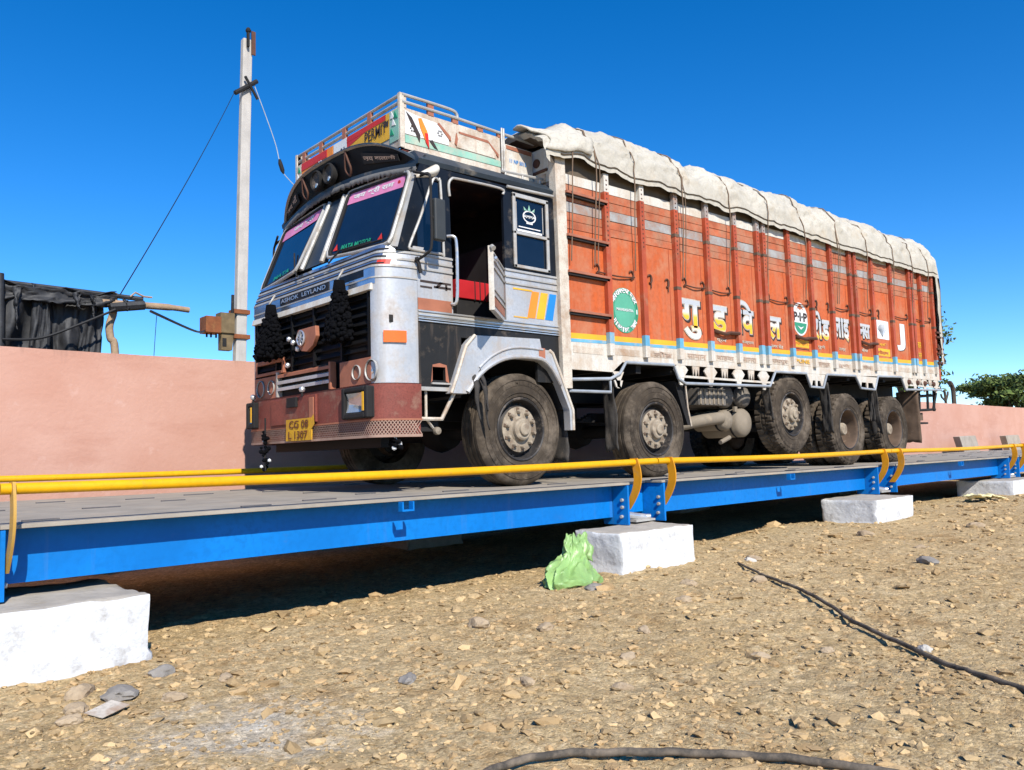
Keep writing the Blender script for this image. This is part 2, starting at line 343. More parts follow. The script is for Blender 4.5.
# ------------------------------------------------------------------ ground
def gz(x, y):
    z = -.75+.012*max(0., min(x, 9.))
    if y > -1.5: z -= .05*min(1, (y+1.5)/.5)
    d = math.hypot(x+3.5, y+6.6)
    k = 1 if d < 40 else 0
    if k: z += .035*fbm(x*.8, y*.8, 1, 3)+.012*fbm(x*3.5, y*3.5, 5, 3)+(.012*fbm(x*10, y*10, 9, 3)+.006*fbm(x*26, y*26, 4, 2) if d < 9 else .010*fbm(x*9, y*9, 9, 2))
    return z
def axis(lo, hi, fine, far):
    a = list(np.arange(lo, hi, fine)); s = fine; x = a[-1]
    while x < far: s *= 1.12 if s < .12 else 1.35; x += s; a.append(x)
    s = fine; x = a[0]; b = []
    while x > -far: s *= 1.35; x -= s; b.append(x)
    return b[::-1]+a
X1 = [x for x in axis(-3.4, 3.6, .03, 420)]; Y1 = [y for y in axis(-6.0, -.9, .03, 420)]
vv = [(x, y, gz(x, y)) for x in X1 for y in Y1]; ny = len(Y1)
ff = [(i*ny+j, (i+1)*ny+j, (i+1)*ny+j+1, i*ny+j+1) for i in range(len(X1)-1) for j in range(ny-1)]
g = MB().raw(vv, ff, m_ground, True).build('ground', sharp=180); structure(g)

ico = bmesh.new(); bmesh.ops.create_icosphere(ico, subdivisions=1, radius=1); IV = np.array([v.co[:] for v in ico.verts]); IF = [[v.index for v in f.verts] for f in ico.faces]; ico.free()
ico = bmesh.new(); bmesh.ops.create_icosphere(ico, subdivisions=3, radius=1); I3V = [v.co.copy() for v in ico.verts]; I3F = [[v.index for v in f.verts] for f in ico.faces]; ico.free()
def scatter(n, smin, smax, rr, seed):
    r = np.random.default_rng(seed); V = []; F = []; k = 0
    while k < n:
        d = rr[0]*(rr[1]/rr[0])**r.random(); a = math.radians(r.uniform(-1, 98))   # from +X towards +Y... around the camera
        az = math.radians(41.8)+math.radians(r.uniform(-40, 44))
        x = -3.53+d*math.sin(math.pi/2-az+.0); y = -6.65+d*math.cos(math.pi/2-az)
        if y > -1.15 or (y > -2.1 and (1.35 < x < 2.9 or x < -2.0 or 6.7 < x < 7.8)): k += 1; continue
        if fbm(x*1.6, y*1.6, 2, 3)+.25*fbm(x*5, y*5, 4, 2) < r.uniform(-.9, .45)-.1: k += 1; continue
        s = smin*(smax/smin)**(r.random()**2.9)*(.75+.09*d)
        q = IV*(1+.52*(r.random((len(IV), 1))-.5)*2)*np.array([s*r.uniform(.7, 1.3), s*r.uniform(.6, 1.1), s*r.uniform(.3, .6)])
        w = r.uniform(0, 6.28); q = np.stack([q[:, 0]*math.cos(w)-q[:, 1]*math.sin(w), q[:, 0]*math.sin(w)+q[:, 1]*math.cos(w), q[:, 2]], 1)
        q += np.array([x, y, gz(x, y)+s*.12]); F += [[i+len(V)*len(IV) for i in f] for f in IF]; V.append(q); k += 1
    return np.concatenate(V), F
def stuff_mesh(name, V, F, m):
    me = bpy.data.meshes.new(name); me.from_pydata(V.tolist(), [], F); me.materials.append(m)
    o = bpy.data.objects.new(name, me); COL.objects.link(o); return o
V, F = scatter(60000, .0030, .024, (1.7, 17), 3)
V2, F2 = scatter(2600, .016, .046, (1.8, 15), 11); F += [[i+len(V) for i in f] for f in F2]; V = np.concatenate([V, V2])
tag(stuff_mesh('gravel', V, F, m_stone), 'tan gravel and crumbled earth strewn over the dirt', 'gravel', kind='stuff')

def rock(x, y, s, m, seed, label, flat=.6, group=None, name='rock'):
    rs = random.Random(seed); o3 = Vector((rs.uniform(0, 50), rs.uniform(0, 50), rs.uniform(0, 50)))
    v = []
    for p in I3V:
        q = p*(1+.38*noise.noise(p*1.1+o3)+.2*noise.noise(p*2.6+o3)+.07*noise.noise(p*7+o3))
        v.append((q.x*s*rs_x, q.y*s*.8, q.z*s*flat))
    o = MB().raw(v, I3F, m, True).build(name, loc=(x, y, gz(x, y)+s*flat*.22), sharp=26); o.rotation_euler.z = rs.uniform(0, 6.28)
    tag(o, label, 'rock', group); return o
rs_x = 1.15
G = 'loose stones on the dirt'
rock(-2.34, -2.66, .085, m_rockg, 1, 'grey stone lying below the left whitewashed block', .4, G)
rock(-2.47, -2.50, .06, m_rock, 2, 'small tan stone at the foot of the left whitewashed block', .6, G)
rock(-2.10, -2.47, .05, m_rockg, 22, 'dark little stone against the corner of the left whitewashed block', .7, G)
rock(1.06, -2.42, .085, m_rockg, 3, 'pale flat stone lying in front of the green sack', .35, G)
rock(.70, -4.95, .035, m_rockw, 4, 'white lump beside the long black hose at far right', .6, G)
rock(2.0, -3.25, .055, m_rock, 5, 'brown stone just left of the long black hose', .7, G)
rock(-.33, -2.76, .07, m_rock, 6, 'reddish tan rock halfway between the two nearest blocks', .6, G)
rock(-.10, -3.1, .055, m_rock, 7, 'pale brown rock in the open dirt below the dark gap', .6, G)
rock(3.5, -3.9, .075, m_rockg, 8, 'grey brown stone in the dirt right of the long hose', .6, G)
rock(4.6, -3.4, .05, m_rock, 9, 'isolated tan lump out on the dirt to the right', .5, G)
rock(2.9, -2.62, .05, m_rockw, 10, 'whitish lump near the thin end of the long hose', .6, G)
rock(-1.3, -3.4, .05, m_rockg, 12, 'dull grey stone next to the spilt cement powder', .5, G)
for k, (x, y, s) in enumerate([(-2.55, -2.75, .05), (-2.2, -2.9, .045), (-1.9, -2.75, .04), (-2.62, -2.95, .04), (.2, -3.6, .04), (1.0, -3.3, .05), (-.7, -4.2, .04), (0.1, -4.4, .04), (1.6, -2.9, .055), (3.0, -2.6, .06), (5.2, -2.6, .08), (6.4, -3.3, .08), (.4, -4.6, .035), (-1.0, -3.9, .035), (-.3, -3.9, .04)]):
    rock(x, y, s, m_rock, 40+k, 'tan stone lying loose among the gravel', .6, G)
o = MB()
o.raw([(-.07, -.05, 0), (.07, -.055, .004), (.075, .05, .008), (-.06, .055, .002), (-.07, -.05, .004), (.07, -.055, .008), (.075, .05, .012), (-.06, .055, .006)],
      [(3, 2, 1, 0), (4, 5, 6, 7), (0, 1, 5, 4), (1, 2, 6, 5), (2, 3, 7, 6), (3, 0, 4, 7)], m_cream)
o = o.build('paper_scrap', loc=(-2.47, -2.9, gz(-2.47, -2.9)+.016)); o.rotation_euler = (.05, -.06, .5)
tag(o, 'small pale paper scrap on the dirt below the left block', 'paper')

# ------------------------------------------------------------------ boundary wall
o = MB()
n = 360; xs = [-14+i*(74/n) for i in range(n+1)]
top = [1.472-.0023*x*1.0+.008*fbm(x*.9, 3)+.005*fbm(x*6, 5) for x in xs]
poly = [(xs[0], -1.2)]+[(xs[-1], -1.2)]+[(x, t) for x, t in zip(xs[::-1], top[::-1])]
o.prism(poly, 2.5, 2.73, m_wall)
o = o.build('boundary_wall', sharp=30); tag(o, 'long pink plastered boundary wall behind the weighbridge', 'wall')

# ------------------------------------------------------------------ weighbridge modules
def module(x0, x1, label, endcaps=(1, 1), old=False):
    e = empty('weighbridge_platform', label, 'weighbridge', 'blue steel weighbridge sections')
    for sy in (-1, 1):
        b = MB(); yw = 1.62*sy
        b.box(x0+.02, x1-.02, *sorted((yw-.01*sy, yw)), -.318, -.025, m_girder)         # web
        b.box(x0+.02, x1-.02, *sorted((yw-.20*sy, yw-.012*sy)), -.318, -.30, m_girder)     # inward lower flange
        b.build('girder', e)
        for xe in (x0, x1):
            b = MB(); y0, y1 = 1.50*sy, 1.80*sy
            b.prism([(y0, -.385), (y1, -.385), (y1, -.026), (y0, -.026)], xe-.012, xe+.012, m_girder, 'x')
            for yb, zb in ((1.74, -.16), (1.74, -.225), (1.73, -.31)):
                b.lathe([(0, -.035), (.016, -.035), (.016, .035), (0, .035)], m_steelw, 8, 'x', (xe, yb*sy, zb))
            b.build('end_plate', e, bevel=.003)
        b = MB(); xm = (x0+x1)/2; y = -1.80*sy*-1
        for dx in (-.045, .045): b.box(xm+dx-.006, xm+dx+.006, *sorted((y, y+.05*sy)), -.08, -.024, m_girder)
        b.box(xm-.051, xm+.051, *sorted((y, y+.05*sy)), -.092, -.0805, m_girder)
        b.build('lifting_lug', e)
    b = MB(); b.box(x0-.03, x1+.03, -1.795, 1.795, -.022, 0, m_deck)
    b.build('deck_plate', e, bevel=.003)
    b = MB(); k = 0
    x = x0+.2
    while x < x1-.1:
        for j in range(5):
            if random.random() < .30: continue
            y = -1.6+j*.75+(.3 if k % 2 else 0)+random.uniform(-.05, .05)
            if y < 1.7: b.box(x+random.uniform(-.05, .05)-.11, x+.11, y-.012, y+.012, .0005, .008, m_deckbar)
        x += .62; k += 1
    b.build('grip_bars', e)
    for xc in np.arange(x0+.6, x1-.3, 1.2):
        b = MB(); b.box(xc-.01, xc+.01, -1.60, 1.60, -.26, -.026, m_girder); b.build('cross_beam', e)
    return e
joints = [(-7.6, -2.70), (-2.66, 2.255), (2.79, 7.42), (7.98, 12.66), (13.2, 17.9), (18.4, 23.1)]
lab = ['blue weighbridge section at the left edge of the view', 'blue weighbridge section under the cab and front wheels', 'blue weighbridge section under the middle wheels', 'blue weighbridge section just behind the truck', 'far blue weighbridge section beside the first leaning slab', 'farthest blue weighbridge section at the right edge']
for (a, b_), l in zip(joints, lab): module(a, b_, l)
for k, (xa, xb) in enumerate([(-2.66, -2.7), (2.255, 2.79), (7.42, 7.98), (12.66, 13.2)]):
    if k == 0: continue
    e = empty('bridging_plate', ['', 'blue joint piece between end plates above the middle block', 'blue joint piece above the third block from left', 'blue joint piece above the farthest block'][k], 'joint plate', 'joint pieces between platform sections')
    b = MB(); b.box(xa+.035, xb-.035, -1.60, 1.6, -.024, -.003, m_deck); b.build('cover_plate', e)
    b = MB(); b.box(xa+.02, xb-.02, -1.545, -1.53, -.30, -.03, m_girder)
    b.prism([(-1.78, -.03), (-1.55, -.03), (-1.55, -.22)], xa+.20, xa+.215, m_girder, 'x'); b.build('joint_web', e)
    # silver load cell on the block
    b = MB(); xm = (xa+xb)/2
    b.tube([(xm-.16, -1.66, -.30), (xm-.02, -1.68, -.325), (xm+.10, -1.7, -.345)], .032, m_chrome, 12)
    b.tube([(xm+.05, -1.66, -.335), (xm+.12, -1.74, -.335)], .024, m_chrome, 10)
    b.box(xm-.12, xm+.16, -1.76, -1.58, -.372, -.352, m_steelw)
    o = b.build('load_cell'); tag(o, 'silver load cell on the block beneath ' + ['', 'the middle joint', 'the third joint', 'the farthest joint'][k], 'load cell', 'load cells on the blocks')

def rail(xa, xb, y, z, label, ends, old=()):
    b = MB(); nn = 24
    pts = [(xa+(xb-xa)*i/nn, y+.004*math.sin(i*1.3), z-.016*math.sin(PI*i/nn)) for i in range(nn+1)]
    b.tube(pts, .030, m_rail, 14)
    o = b.build('guard_rail'); tag(o, label, 'guard rail', 'yellow pipe guard rails')
    s = -1 if y < 0 else 1
    for xe in ends:
        b = MB(); A = []; B = []
        for i in range(15):
            t = i/14; zc = z+.035-(z+.035+.245)*t
            bow = .085*math.sin(PI*min(1, t*.96))
            yc = (abs(y)-.0)+(1.74-abs(y))*t**1.5+bow*.85
            wd = .042
            A.append((s*(yc-wd), zc)); B.append((s*(yc+wd), zc))
        b.prism(A+B[::-1], xe-.007, xe+.007, m_brkold if xe in old else m_brk, 'x')
        b.build('bracket', o)
    return o
for a, b_, l, e, od in [(-7.6, -2.70, 'yellow guard rail entering at the left edge', (-7.5,), ()), (-2.69, 2.60, 'yellow guard rail in front of the cab and front wheel', (-2.635, 2.285), (-2.635,)),
                    (2.62, 7.68, 'yellow guard rail in front of the middle wheels', (2.80, 7.45), ()), (7.70, 12.9, 'yellow guard rail running just behind the truck', (7.95, 12.69), ()), (12.92, 18.2, 'yellow guard rail on the far section by the leaning slabs', (13.23, 17.9), ()), (18.22, 23.2, 'farthest yellow guard rail at the right edge', (18.45, 23.0), ())]:
    rail(a, b_, -1.855, .186, l, e, od)
rail(-7.6, -2.7, 1.86, .205, 'far side yellow rail near the wall at left edge', (-7.5, -2.74))
rail(-2.66, 2.4, 1.86, .205, 'far side yellow rail between deck and pink wall left of cab', (-2.6, 2.285))

# ------------------------------------------------------------------ foundation blocks
def block(x0, x1, y0, y1, z0, ztop, label, seed, rot=0, m_lime=m_lime, m_cement=m_cement):
    bm = bmesh.new(); bmesh.ops.create_cube(bm, size=1); bmesh.ops.subdivide_edges(bm, edges=bm.edges, cuts=22, use_grid_fill=True)
    me = bpy.data.meshes.new('foundation_block'); cx, cy, cz = (x0+x1)/2, (y0+y1)/2, (z0+ztop)/2
    for v in bm.verts:
        p = v.co.copy(); edge = sum(abs(abs(c)-.5) < .03 for c in p)
        q = Vector((p.x*(x1-x0)*(1.0 if p.z > 0 else 1.0+.05*(.5-p.z)), p.y*(y1-y0), p.z*(ztop-z0)))
        nn = noise.noise_vector(q*4+Vector((seed, 0, 0)))*.010+noise.noise_vector(q*14+Vector((seed, 3, 0)))*.004
        if edge >= 2: nn -= p.normalized()*(.010+.022*max(0, noise.noise(q*7+Vector((seed, 7, 1)))))
        v.co = q+nn
    for f in bm.faces:
        c = f.calc_center_median(); f.smooth = True
        f.material_index = 1 if f.normal.z > .7 or (c.z < -(ztop-z0)*.5+.36 and c.z < -.9) else 0
    bm.to_mesh(me); bm.free(); me.materials.append(m_lime); me.materials.append(m_cement); me.set_sharp_from_angle(angle=math.radians(50))
    o = bpy.data.objects.new('foundation_block', me); COL.objects.link(o); o.location = (cx, cy, cz); o.rotation_euler.z = rot
    tag(o, label, 'foundation block', 'whitewashed blocks under the weighbridge')
block(-3.7, -2.03, -2.1, -1.15, -1.0, -.392, 'large whitewashed block at the left edge, nearest the camera', 1)
block(1.68, 2.68, -2.20, -1.66, -1.0, -.385, 'whitewashed block beside the green sack, peeling on its left face', 2)
block(6.38, 7.45, -2.22, -1.50, -1.0, -.388, 'small whitewashed block below the rearmost wheels', 3)
block(11.95, 13.4, -2.05, -1.15, -1.0, -.395, 'farthest whitewashed block at the right edge behind the yellow packet', 4)
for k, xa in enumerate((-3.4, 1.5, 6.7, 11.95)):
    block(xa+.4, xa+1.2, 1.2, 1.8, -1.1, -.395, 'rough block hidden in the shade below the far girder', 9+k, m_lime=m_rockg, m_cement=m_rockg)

# ------------------------------------------------------------------ litter: sack, packet, hoses
def blob(name, parts, m, seed, label, cat, amp=.25):
    b = MB()
    for (c, s, rot) in parts:
        v = []
        R = Matrix.Rotation(rot, 3, 'Y')
        for p in I3V:
            cre = abs(noise.noise(Vector((p.x*2.3+seed, p.y*2.3, p.z*2.3+c[0]*9))))
            q = p*(1+amp*noise.noise(p*1.3+Vector((seed, c[0]*7, c[2]*5)))-.30*max(0, .25-cre)*1.6+.06*noise.noise(p*6+Vector((seed, 1, 2))))
            q = Vector((math.copysign(abs(q.x)**.8, q.x)*s[0], math.copysign(abs(q.y)**.8, q.y)*s[1], math.copysign(abs(q.z)**.85, q.z)*s[2]))
            q = R @ q; v.append(q+Vector(c))
        b.raw(v, I3F, m, True)
    o = b.build(name, sharp=40); tag(o, label, cat); return o
rings = [(1.10, -2.16, -.755, .20, .13), (1.10, -2.17, -.735, .255, .165), (1.10, -2.16, -.69, .27, .17), (1.11, -2.14, -.645, .245, .145), (1.13, -2.12, -.60, .20, .11), (1.17, -2.11, -.565, .15, .09), (1.20, -2.10, -.535, .115, .075), (1.22, -2.10, -.50, .11, .075), (1.235, -2.09, -.46, .115, .07), (1.25, -2.08, -.42, .12, .055), (1.255, -2.08, -.39, .115, .045), (1.26, -2.08, -.365, .10, .03)]
fine_ = []
for k in range(len(rings)-1):
    for q in range(4): fine_.append(tuple(a_+(b_-a_)*q/4 for a_, b_ in zip(rings[k], rings[k+1])))
rings = fine_+[rings[-1]]
b = MB(); v = []; NS = 120
for k, (cx, cy, z, rx, ry) in enumerate(rings):
    h_ = k/len(rings)
    for q in range(NS):
        a = 2*PI*q/NS; ca, sa = math.cos(a), math.sin(a)
        cr = 1-2*abs(noise.noise(Vector((ca*2.6+h_*1.5, sa*2.6, h_*5.5)))); c2 = 1-2*abs(noise.noise(Vector((ca*6, sa*6-h_*3, h_*9+4))))
        pl = 1+.10*math.sin(5*a+h_*6)*(h_ > .3)+.08*(cr-.5)+.045*(c2-.5)+.14*noise.noise(Vector((ca*1.6, sa*1.6, z*9)))
        zz = z+.03*noise.noise(Vector((ca*2, sa*2, h_*4)))+.022*(cr-.5)+(.025*noise.noise(Vector((ca*3.5, sa*3.5, 3))) if h_ > .85 else 0)
        v.append((cx+rx*pl*ca+.02*noise.noise(Vector((ca*3, z*20, sa*3))), cy+ry*pl*sa, zz))
b.raw(v, [(k*NS+q, k*NS+(q+1) % NS, (k+1)*NS+(q+1) % NS, (k+1)*NS+q) for k in range(len(rings)-1) for q in range(NS)], m_sack, True)
b.raw([], [], m_sack); b.f.append([q for q in range(NS)][::-1]); b.m.append(0); b.sm.append(False)
o = b.build('plastic_sack', sharp=28); o.modifiers.new('thick', 'SOLIDIFY').thickness = .004
tag(o, 'crumpled light green plastic sack slumped against the white block', 'sack')
b = MB(); v = []
for i in range(9):
    for j in range(9):
        u, t = i/8, j/8; v.append((1.28+.12*u+.02*math.sin(t*7), -2.10-.03*math.sin(u*6+t*3), -.40-.15*t+.03*fbm(u*3, t*3, 2)-.05*u))
b.raw(v, [(i*9+j, (i+1)*9+j, (i+1)*9+j+1, i*9+j+1) for i in range(8) for j in range(8)], m_sack, True)
q = b.build('sack_mouth', o, sharp=180); q.modifiers.new('thick', 'SOLIDIFY').thickness = .006
bm = MB(); nn = 16; v = []
for i in range(nn+1):
    for j in range(9):
        u, t = i/nn, j/8
        v.append((9.95+.80*u+.1*t, -2.2+.30*t-.1*u, gz(10.3, -2.1)+.04+.10*(1-u)*(1-t*.5)+.07*fbm(u*5, t*4, 8)))
bm.raw(v, [(i*9+j, (i+1)*9+j, (i+1)*9+j+1, i*9+j+1) for i in range(nn) for j in range(8)], m_packet, True)
o = bm.build('empty_packet'); o.modifiers.new('thick', 'SOLIDIFY').thickness = .015
tag(o, 'crumpled pale yellow packet on the dirt before the farthest block', 'packet')
def path(P, n):
    P = [Vector(p) for p in P]; out = []
    for i in range(len(P)-1):
        a, b, c, d = P[max(i-1, 0)], P[i], P[i+1], P[min(i+2, len(P)-1)]
        for k in range(n):
            t = k/n; out.append(.5*((2*b)+(c-a)*t+(2*a-5*b+4*c-d)*t*t+(3*b-a-3*c+d)*t**3))
    out.append(P[-1]); return out
def hose(pts, r, label):
    q = path([(x, y, 0) for x, y in pts], 14)
    q = [(p.x, p.y, sum(gz(p.x+.12*w, p.y-.12*w) for w in range(-5, 6))/11+r+.010) for i, p in enumerate(q)]
    o = MB().tube(q, [r*(.75+.25*min(1, i/20)) for i in range(len(q))], m_hose, 10).build('hose'); tag(o, label, 'hose', 'black hoses on the dirt')
hose([(2.62, -2.68), (2.2, -3.16), (1.75, -3.72), (1.38, -4.13), (1.01, -4.48), (.53, -5.04), (.21, -5.52), (-.1, -6.1)], .0118, 'long thin black hose running diagonally across the dirt')
hose([(-2.0, -4.62), (-1.77, -4.575), (-1.585, -4.59), (-1.42, -4.71), (-1.235, -4.906), (-1.057, -5.173), (-.975, -5.37), (-.85, -5.8)], .0135, 'thick dusty hose curving in at the bottom edge')

# ------------------------------------------------------------------ leaning slabs behind the deck
for k, (xa, l) in enumerate([(21.15, 'left of the two concrete slabs leaning by the far wall'), (25.0, 'right of the two concrete slabs leaning by the far wall')]):
    b = MB(); b.prism([(xa, .43), (xa+1.25, .45), (xa+2.05, -.72), (xa+.75, -.72)], 1.93, 2.12, m_slab)
    o = b.build('concrete_slab', bevel=.02); tag(o, l, 'slab', 'concrete slabs by the far wall')

# ------------------------------------------------------------------ utility pole with boxes
e = empty('utility_pole', 'tall tapered concrete utility pole behind the pink wall', 'utility pole')
b = MB()
b.hexa([(4.37, 11.88, -1), (4.65, 11.88, -1), (4.65, 12.12, -1), (4.37, 12.12, -1)], [(4.67, 11.91, 10.75), (4.91, 11.91, 10.75), (4.91, 12.09, 10.75), (4.67, 12.09, 10.75)], m_conc)
b.build('shaft', e, bevel=.03)
b = MB(); b.tube([(4.42, 11.84, 9.22), (4.98, 11.84, 9.68)], .055, m_deep, 8); b.tube([(4.66, 11.8, 9.7), (4.98, 11.8, 9.2)], .035, m_deep, 6); b.build('crossarm', e)
b = MB(); b.box(4.73, 4.78, 11.8, 11.88, 10.5, 10.88, m_deep); b.box(4.86, 4.96, 11.86, 11.9, 10.35, 10.95, m_hook); b.lathe([(0, 0), (.06, .02), (.07, .06), (.04, .12), (0, .13)], m_deep, 12, 'z', (4.76, 11.84, 10.86)); b.build('pole_cap', e)
for z in (3.22, 3.82):
    b = MB(); b.box(4.40, 4.80, 11.84, 12.16, z, z+.10, m_rustbox); b.build('clamp_band', e)
b = MB(); b.box(3.70, 4.06, 11.75, 12.15, 3.30, 3.68, m_rustbox)
for x in (3.76, 3.86, 3.98): b.box(x, x+.04, 11.9, 11.94, 3.2, 3.30, m_deep)
b.build('switch_box', e, bevel=.01)
b = MB(); b.box(4.06, 4.40, 11.8, 12.1, 3.32, 3.80, m_oldbox); b.prism([(4.1, 2.92), (4.36, 2.92), (4.40, 3.33), (4.10, 3.33)], 11.85, 12.05, m_oldbox); b.box(4.12, 4.22, 11.84, 11.85, 3.0, 3.2, m_deep)
b.tube([(4.36, 11.85, 3.8), (4.37, 11.85, 4.25)], .035, m_deep, 6); b.build('fuse_box', e, bevel=.01)

def wire(pts, r, m, label, sag=0, n=24, name='wire'):
    if len(pts) == 2:
        a, c = Vector(pts[0]), Vector(pts[1]); q = [a.lerp(c, i/n)-Vector((0, 0, sag*4*(i/n)*(1-i/n))) for i in range(n+1)]
    else: q = path(pts, 8)
    o = MB().tube(q, r, m, 6).build(name); tag(o, label, 'wire', 'overhead and hanging wires'); return o
wire([(4.44, 11.85, 9.31), (-.42, 4.05, 2.40)], .008, m_wire, 'thin wire slanting from the pole top down to the shed', .10)
wire([(4.9, 11.85, 9.6), (5.25, 11.9, 8.85), (5.5, 11.9, 8.2), (5.66, 11.9, 7.62), (5.95, 11.9, 7.3), (7.2, 11.9, 6.4), (9.5, 11.9, 5.4)], .011, m_wirel, 'pale drop wire hanging from the pole towards the truck roof')
o = MB().tube([(5.60, 11.9, 7.85), (5.62, 11.9, 7.75), (5.68, 11.9, 7.58), (5.71, 11.9, 7.5)], [.03, .055, .055, .02], m_deep, 8).build('insulator'); tag(o, 'black insulator strung on the pale drop wire', 'insulator')
wire([(-.05, 4.02, 2.24), (1.5, 6.6, 2.45), (3.72, 11.9, 3.34)], .018, m_wire, 'sagging black cable from the log to the rusted box')
wire([(.02, 4.0, 2.22), (-.0, 4.0, 1.9), (-.03, 4.0, 1.3)], .004, m_wire, 'fine wire hanging straight down from the log end')

# ------------------------------------------------------------------ shed of black sheet on log frame
e = empty('tarpaulin_shed', 'makeshift black sheet shed rising behind the pink wall', 'shed')
def sheet(P00, P10, P01, P11, nu, nv, amp, seed, m, name, fr=3.):
    P00, P10, P01, P11 = map(Vector, (P00, P10, P01, P11)); v = []
    nrm = (P10-P00).cross(P01-P00).normalized()
    for i in range(nu+1):
        for j in range(nv+1):
            u, t = i/nu, j/nv; p = P00.lerp(P10, u).lerp(P01.lerp(P11, u), t)
            v.append(p+nrm*amp*(fbm(u*fr, t*1.7, seed, 5)+.9*(1-2*abs(fbm(u*fr*1.3+t*1.5, t*.9-u, seed+3, 3))))+Vector((.5*amp*fbm(u*3, t*3, seed+9), 0, (-.8*abs(fbm(u*fr, 2, seed, 3))*(1-t)-.5*abs(fbm(u*fr*2, 5, seed+2, 3))*t)*amp*1.6)))
    b = MB().raw(v, [(i*(nv+1)+j, (i+1)*(nv+1)+j, (i+1)*(nv+1)+j+1, i*(nv+1)+j+1) for i in range(nu) for j in range(nv)], m, True)
    o = b.build(name, e, sharp=180); o.modifiers.new('thick', 'SOLIDIFY').thickness = .01; return o
sheet((-1.22, 3.95, 2.33), (-.62, 3.95, 2.33), (-1.10, 3.98, .2), (-.68, 3.98, .2), 40, 40, .07, 3, m_shade, 'side_sheet', 2.5)
sheet((-4.2, 3.9, 2.38), (-1.32, 3.9, 2.33), (-4.2, 3.92, .2), (-1.52, 3.95, .2), 60, 40, .11, 13, m_shade, 'side_sheet', 7)
sheet((-4.4, 4.9, 2.4), (-.5, 4.9, 2.3), (-4.4, 4.9, .2), (-.6, 4.9, .2), 40, 20, .08, 21, m_shade, 'back_sheet', 5)
sheet((-4.2, 3.80, 2.42), (-.52, 3.82, 2.34), (-4.2, 6.3, 2.62), (-.4, 6.3, 2.45), 60, 24, .10, 9, m_shade, 'roof_sheet')
sheet((-4.2, 3.78, 2.44), (-.50, 3.80, 2.35), (-4.2, 3.76, 2.22), (-.62, 3.80, 2.20), 90, 8, .05, 33, m_shade, 'roof_edge', 9)
sheet((-.60, 4.1, 2.2), (-.55, 6.2, 2.3), (-.62, 4.1, .2), (-.58, 6.2, .2), 24, 12, .04, 5, m_greencl, 'end_cloth')
sheet((-1.42, 3.84, 2.42), (-1.24, 3.84, 2.36), (-1.43, 3.82, .9), (-1.18, 3.82, .9), 16, 30, .05, 7, m_shade, 'hanging_flap')
for k, (xa, w_, d_) in enumerate([(-1.62, .07, .5), (-1.0, .09, .22), (-.82, .05, .3), (-2.2, .1, .4), (-.45, .06, .16)]):
    sheet((xa, 3.76, 2.34), (xa+w_, 3.76, 2.33), (xa+.05, 3.74, 2.34-d_), (xa+w_*.5, 3.74, 2.34-d_*.8), 5, 14, .05, 50+k, m_shade, 'torn_strip')
b = MB(); b.tube(path([(-.56, 3.9, -.8), (-.50, 3.9, 1.5), (-.56, 3.9, 1.85), (-.57, 3.9, 2.0), (-.53, 3.9, 2.16), (-.53, 3.9, 2.40)], 6), .045, m_wood, 10); b.build('post', e)
b = MB(); b.tube(path([(-.68, 3.82, 2.255), (-.3, 3.82, 2.265), (.1, 3.82, 2.275), (.36, 3.82, 2.265)], 6), [.043]*13+[.036]*6, m_wood, 10); b.build('beam', e)
b = MB(); b.tube([(-1.9, 3.9, 2.40), (-.9, 3.9, 2.38), (-.2, 3.85, 2.35)], .03, m_shade, 8); b.tube([(-.6, 3.8, 2.2), (-.2, 3.8, 2.27)], .06, m_shade, 8); b.tube([(-.36, 3.82, 2.36), (-.3, 3.82, 2.42), (-.2, 3.82, 2.38), (-.1, 3.82, 2.38)], .012, m_wood, 6); b.build('roof_pole', e)
b = MB(); b.tube([(-1.75, 3.8, 2.47), (-1.72, 3.8, 1.4), (-1.73, 3.8, .4)], .045, m_shade, 10); b.build('corner_post', e)
wire([(-1.72, 3.74, 1.72), (-1.35, 3.74, 1.76), (-.95, 3.74, 1.95), (-.55, 3.74, 2.17)], .016, m_wire, 'black cable drooping across the shed side')

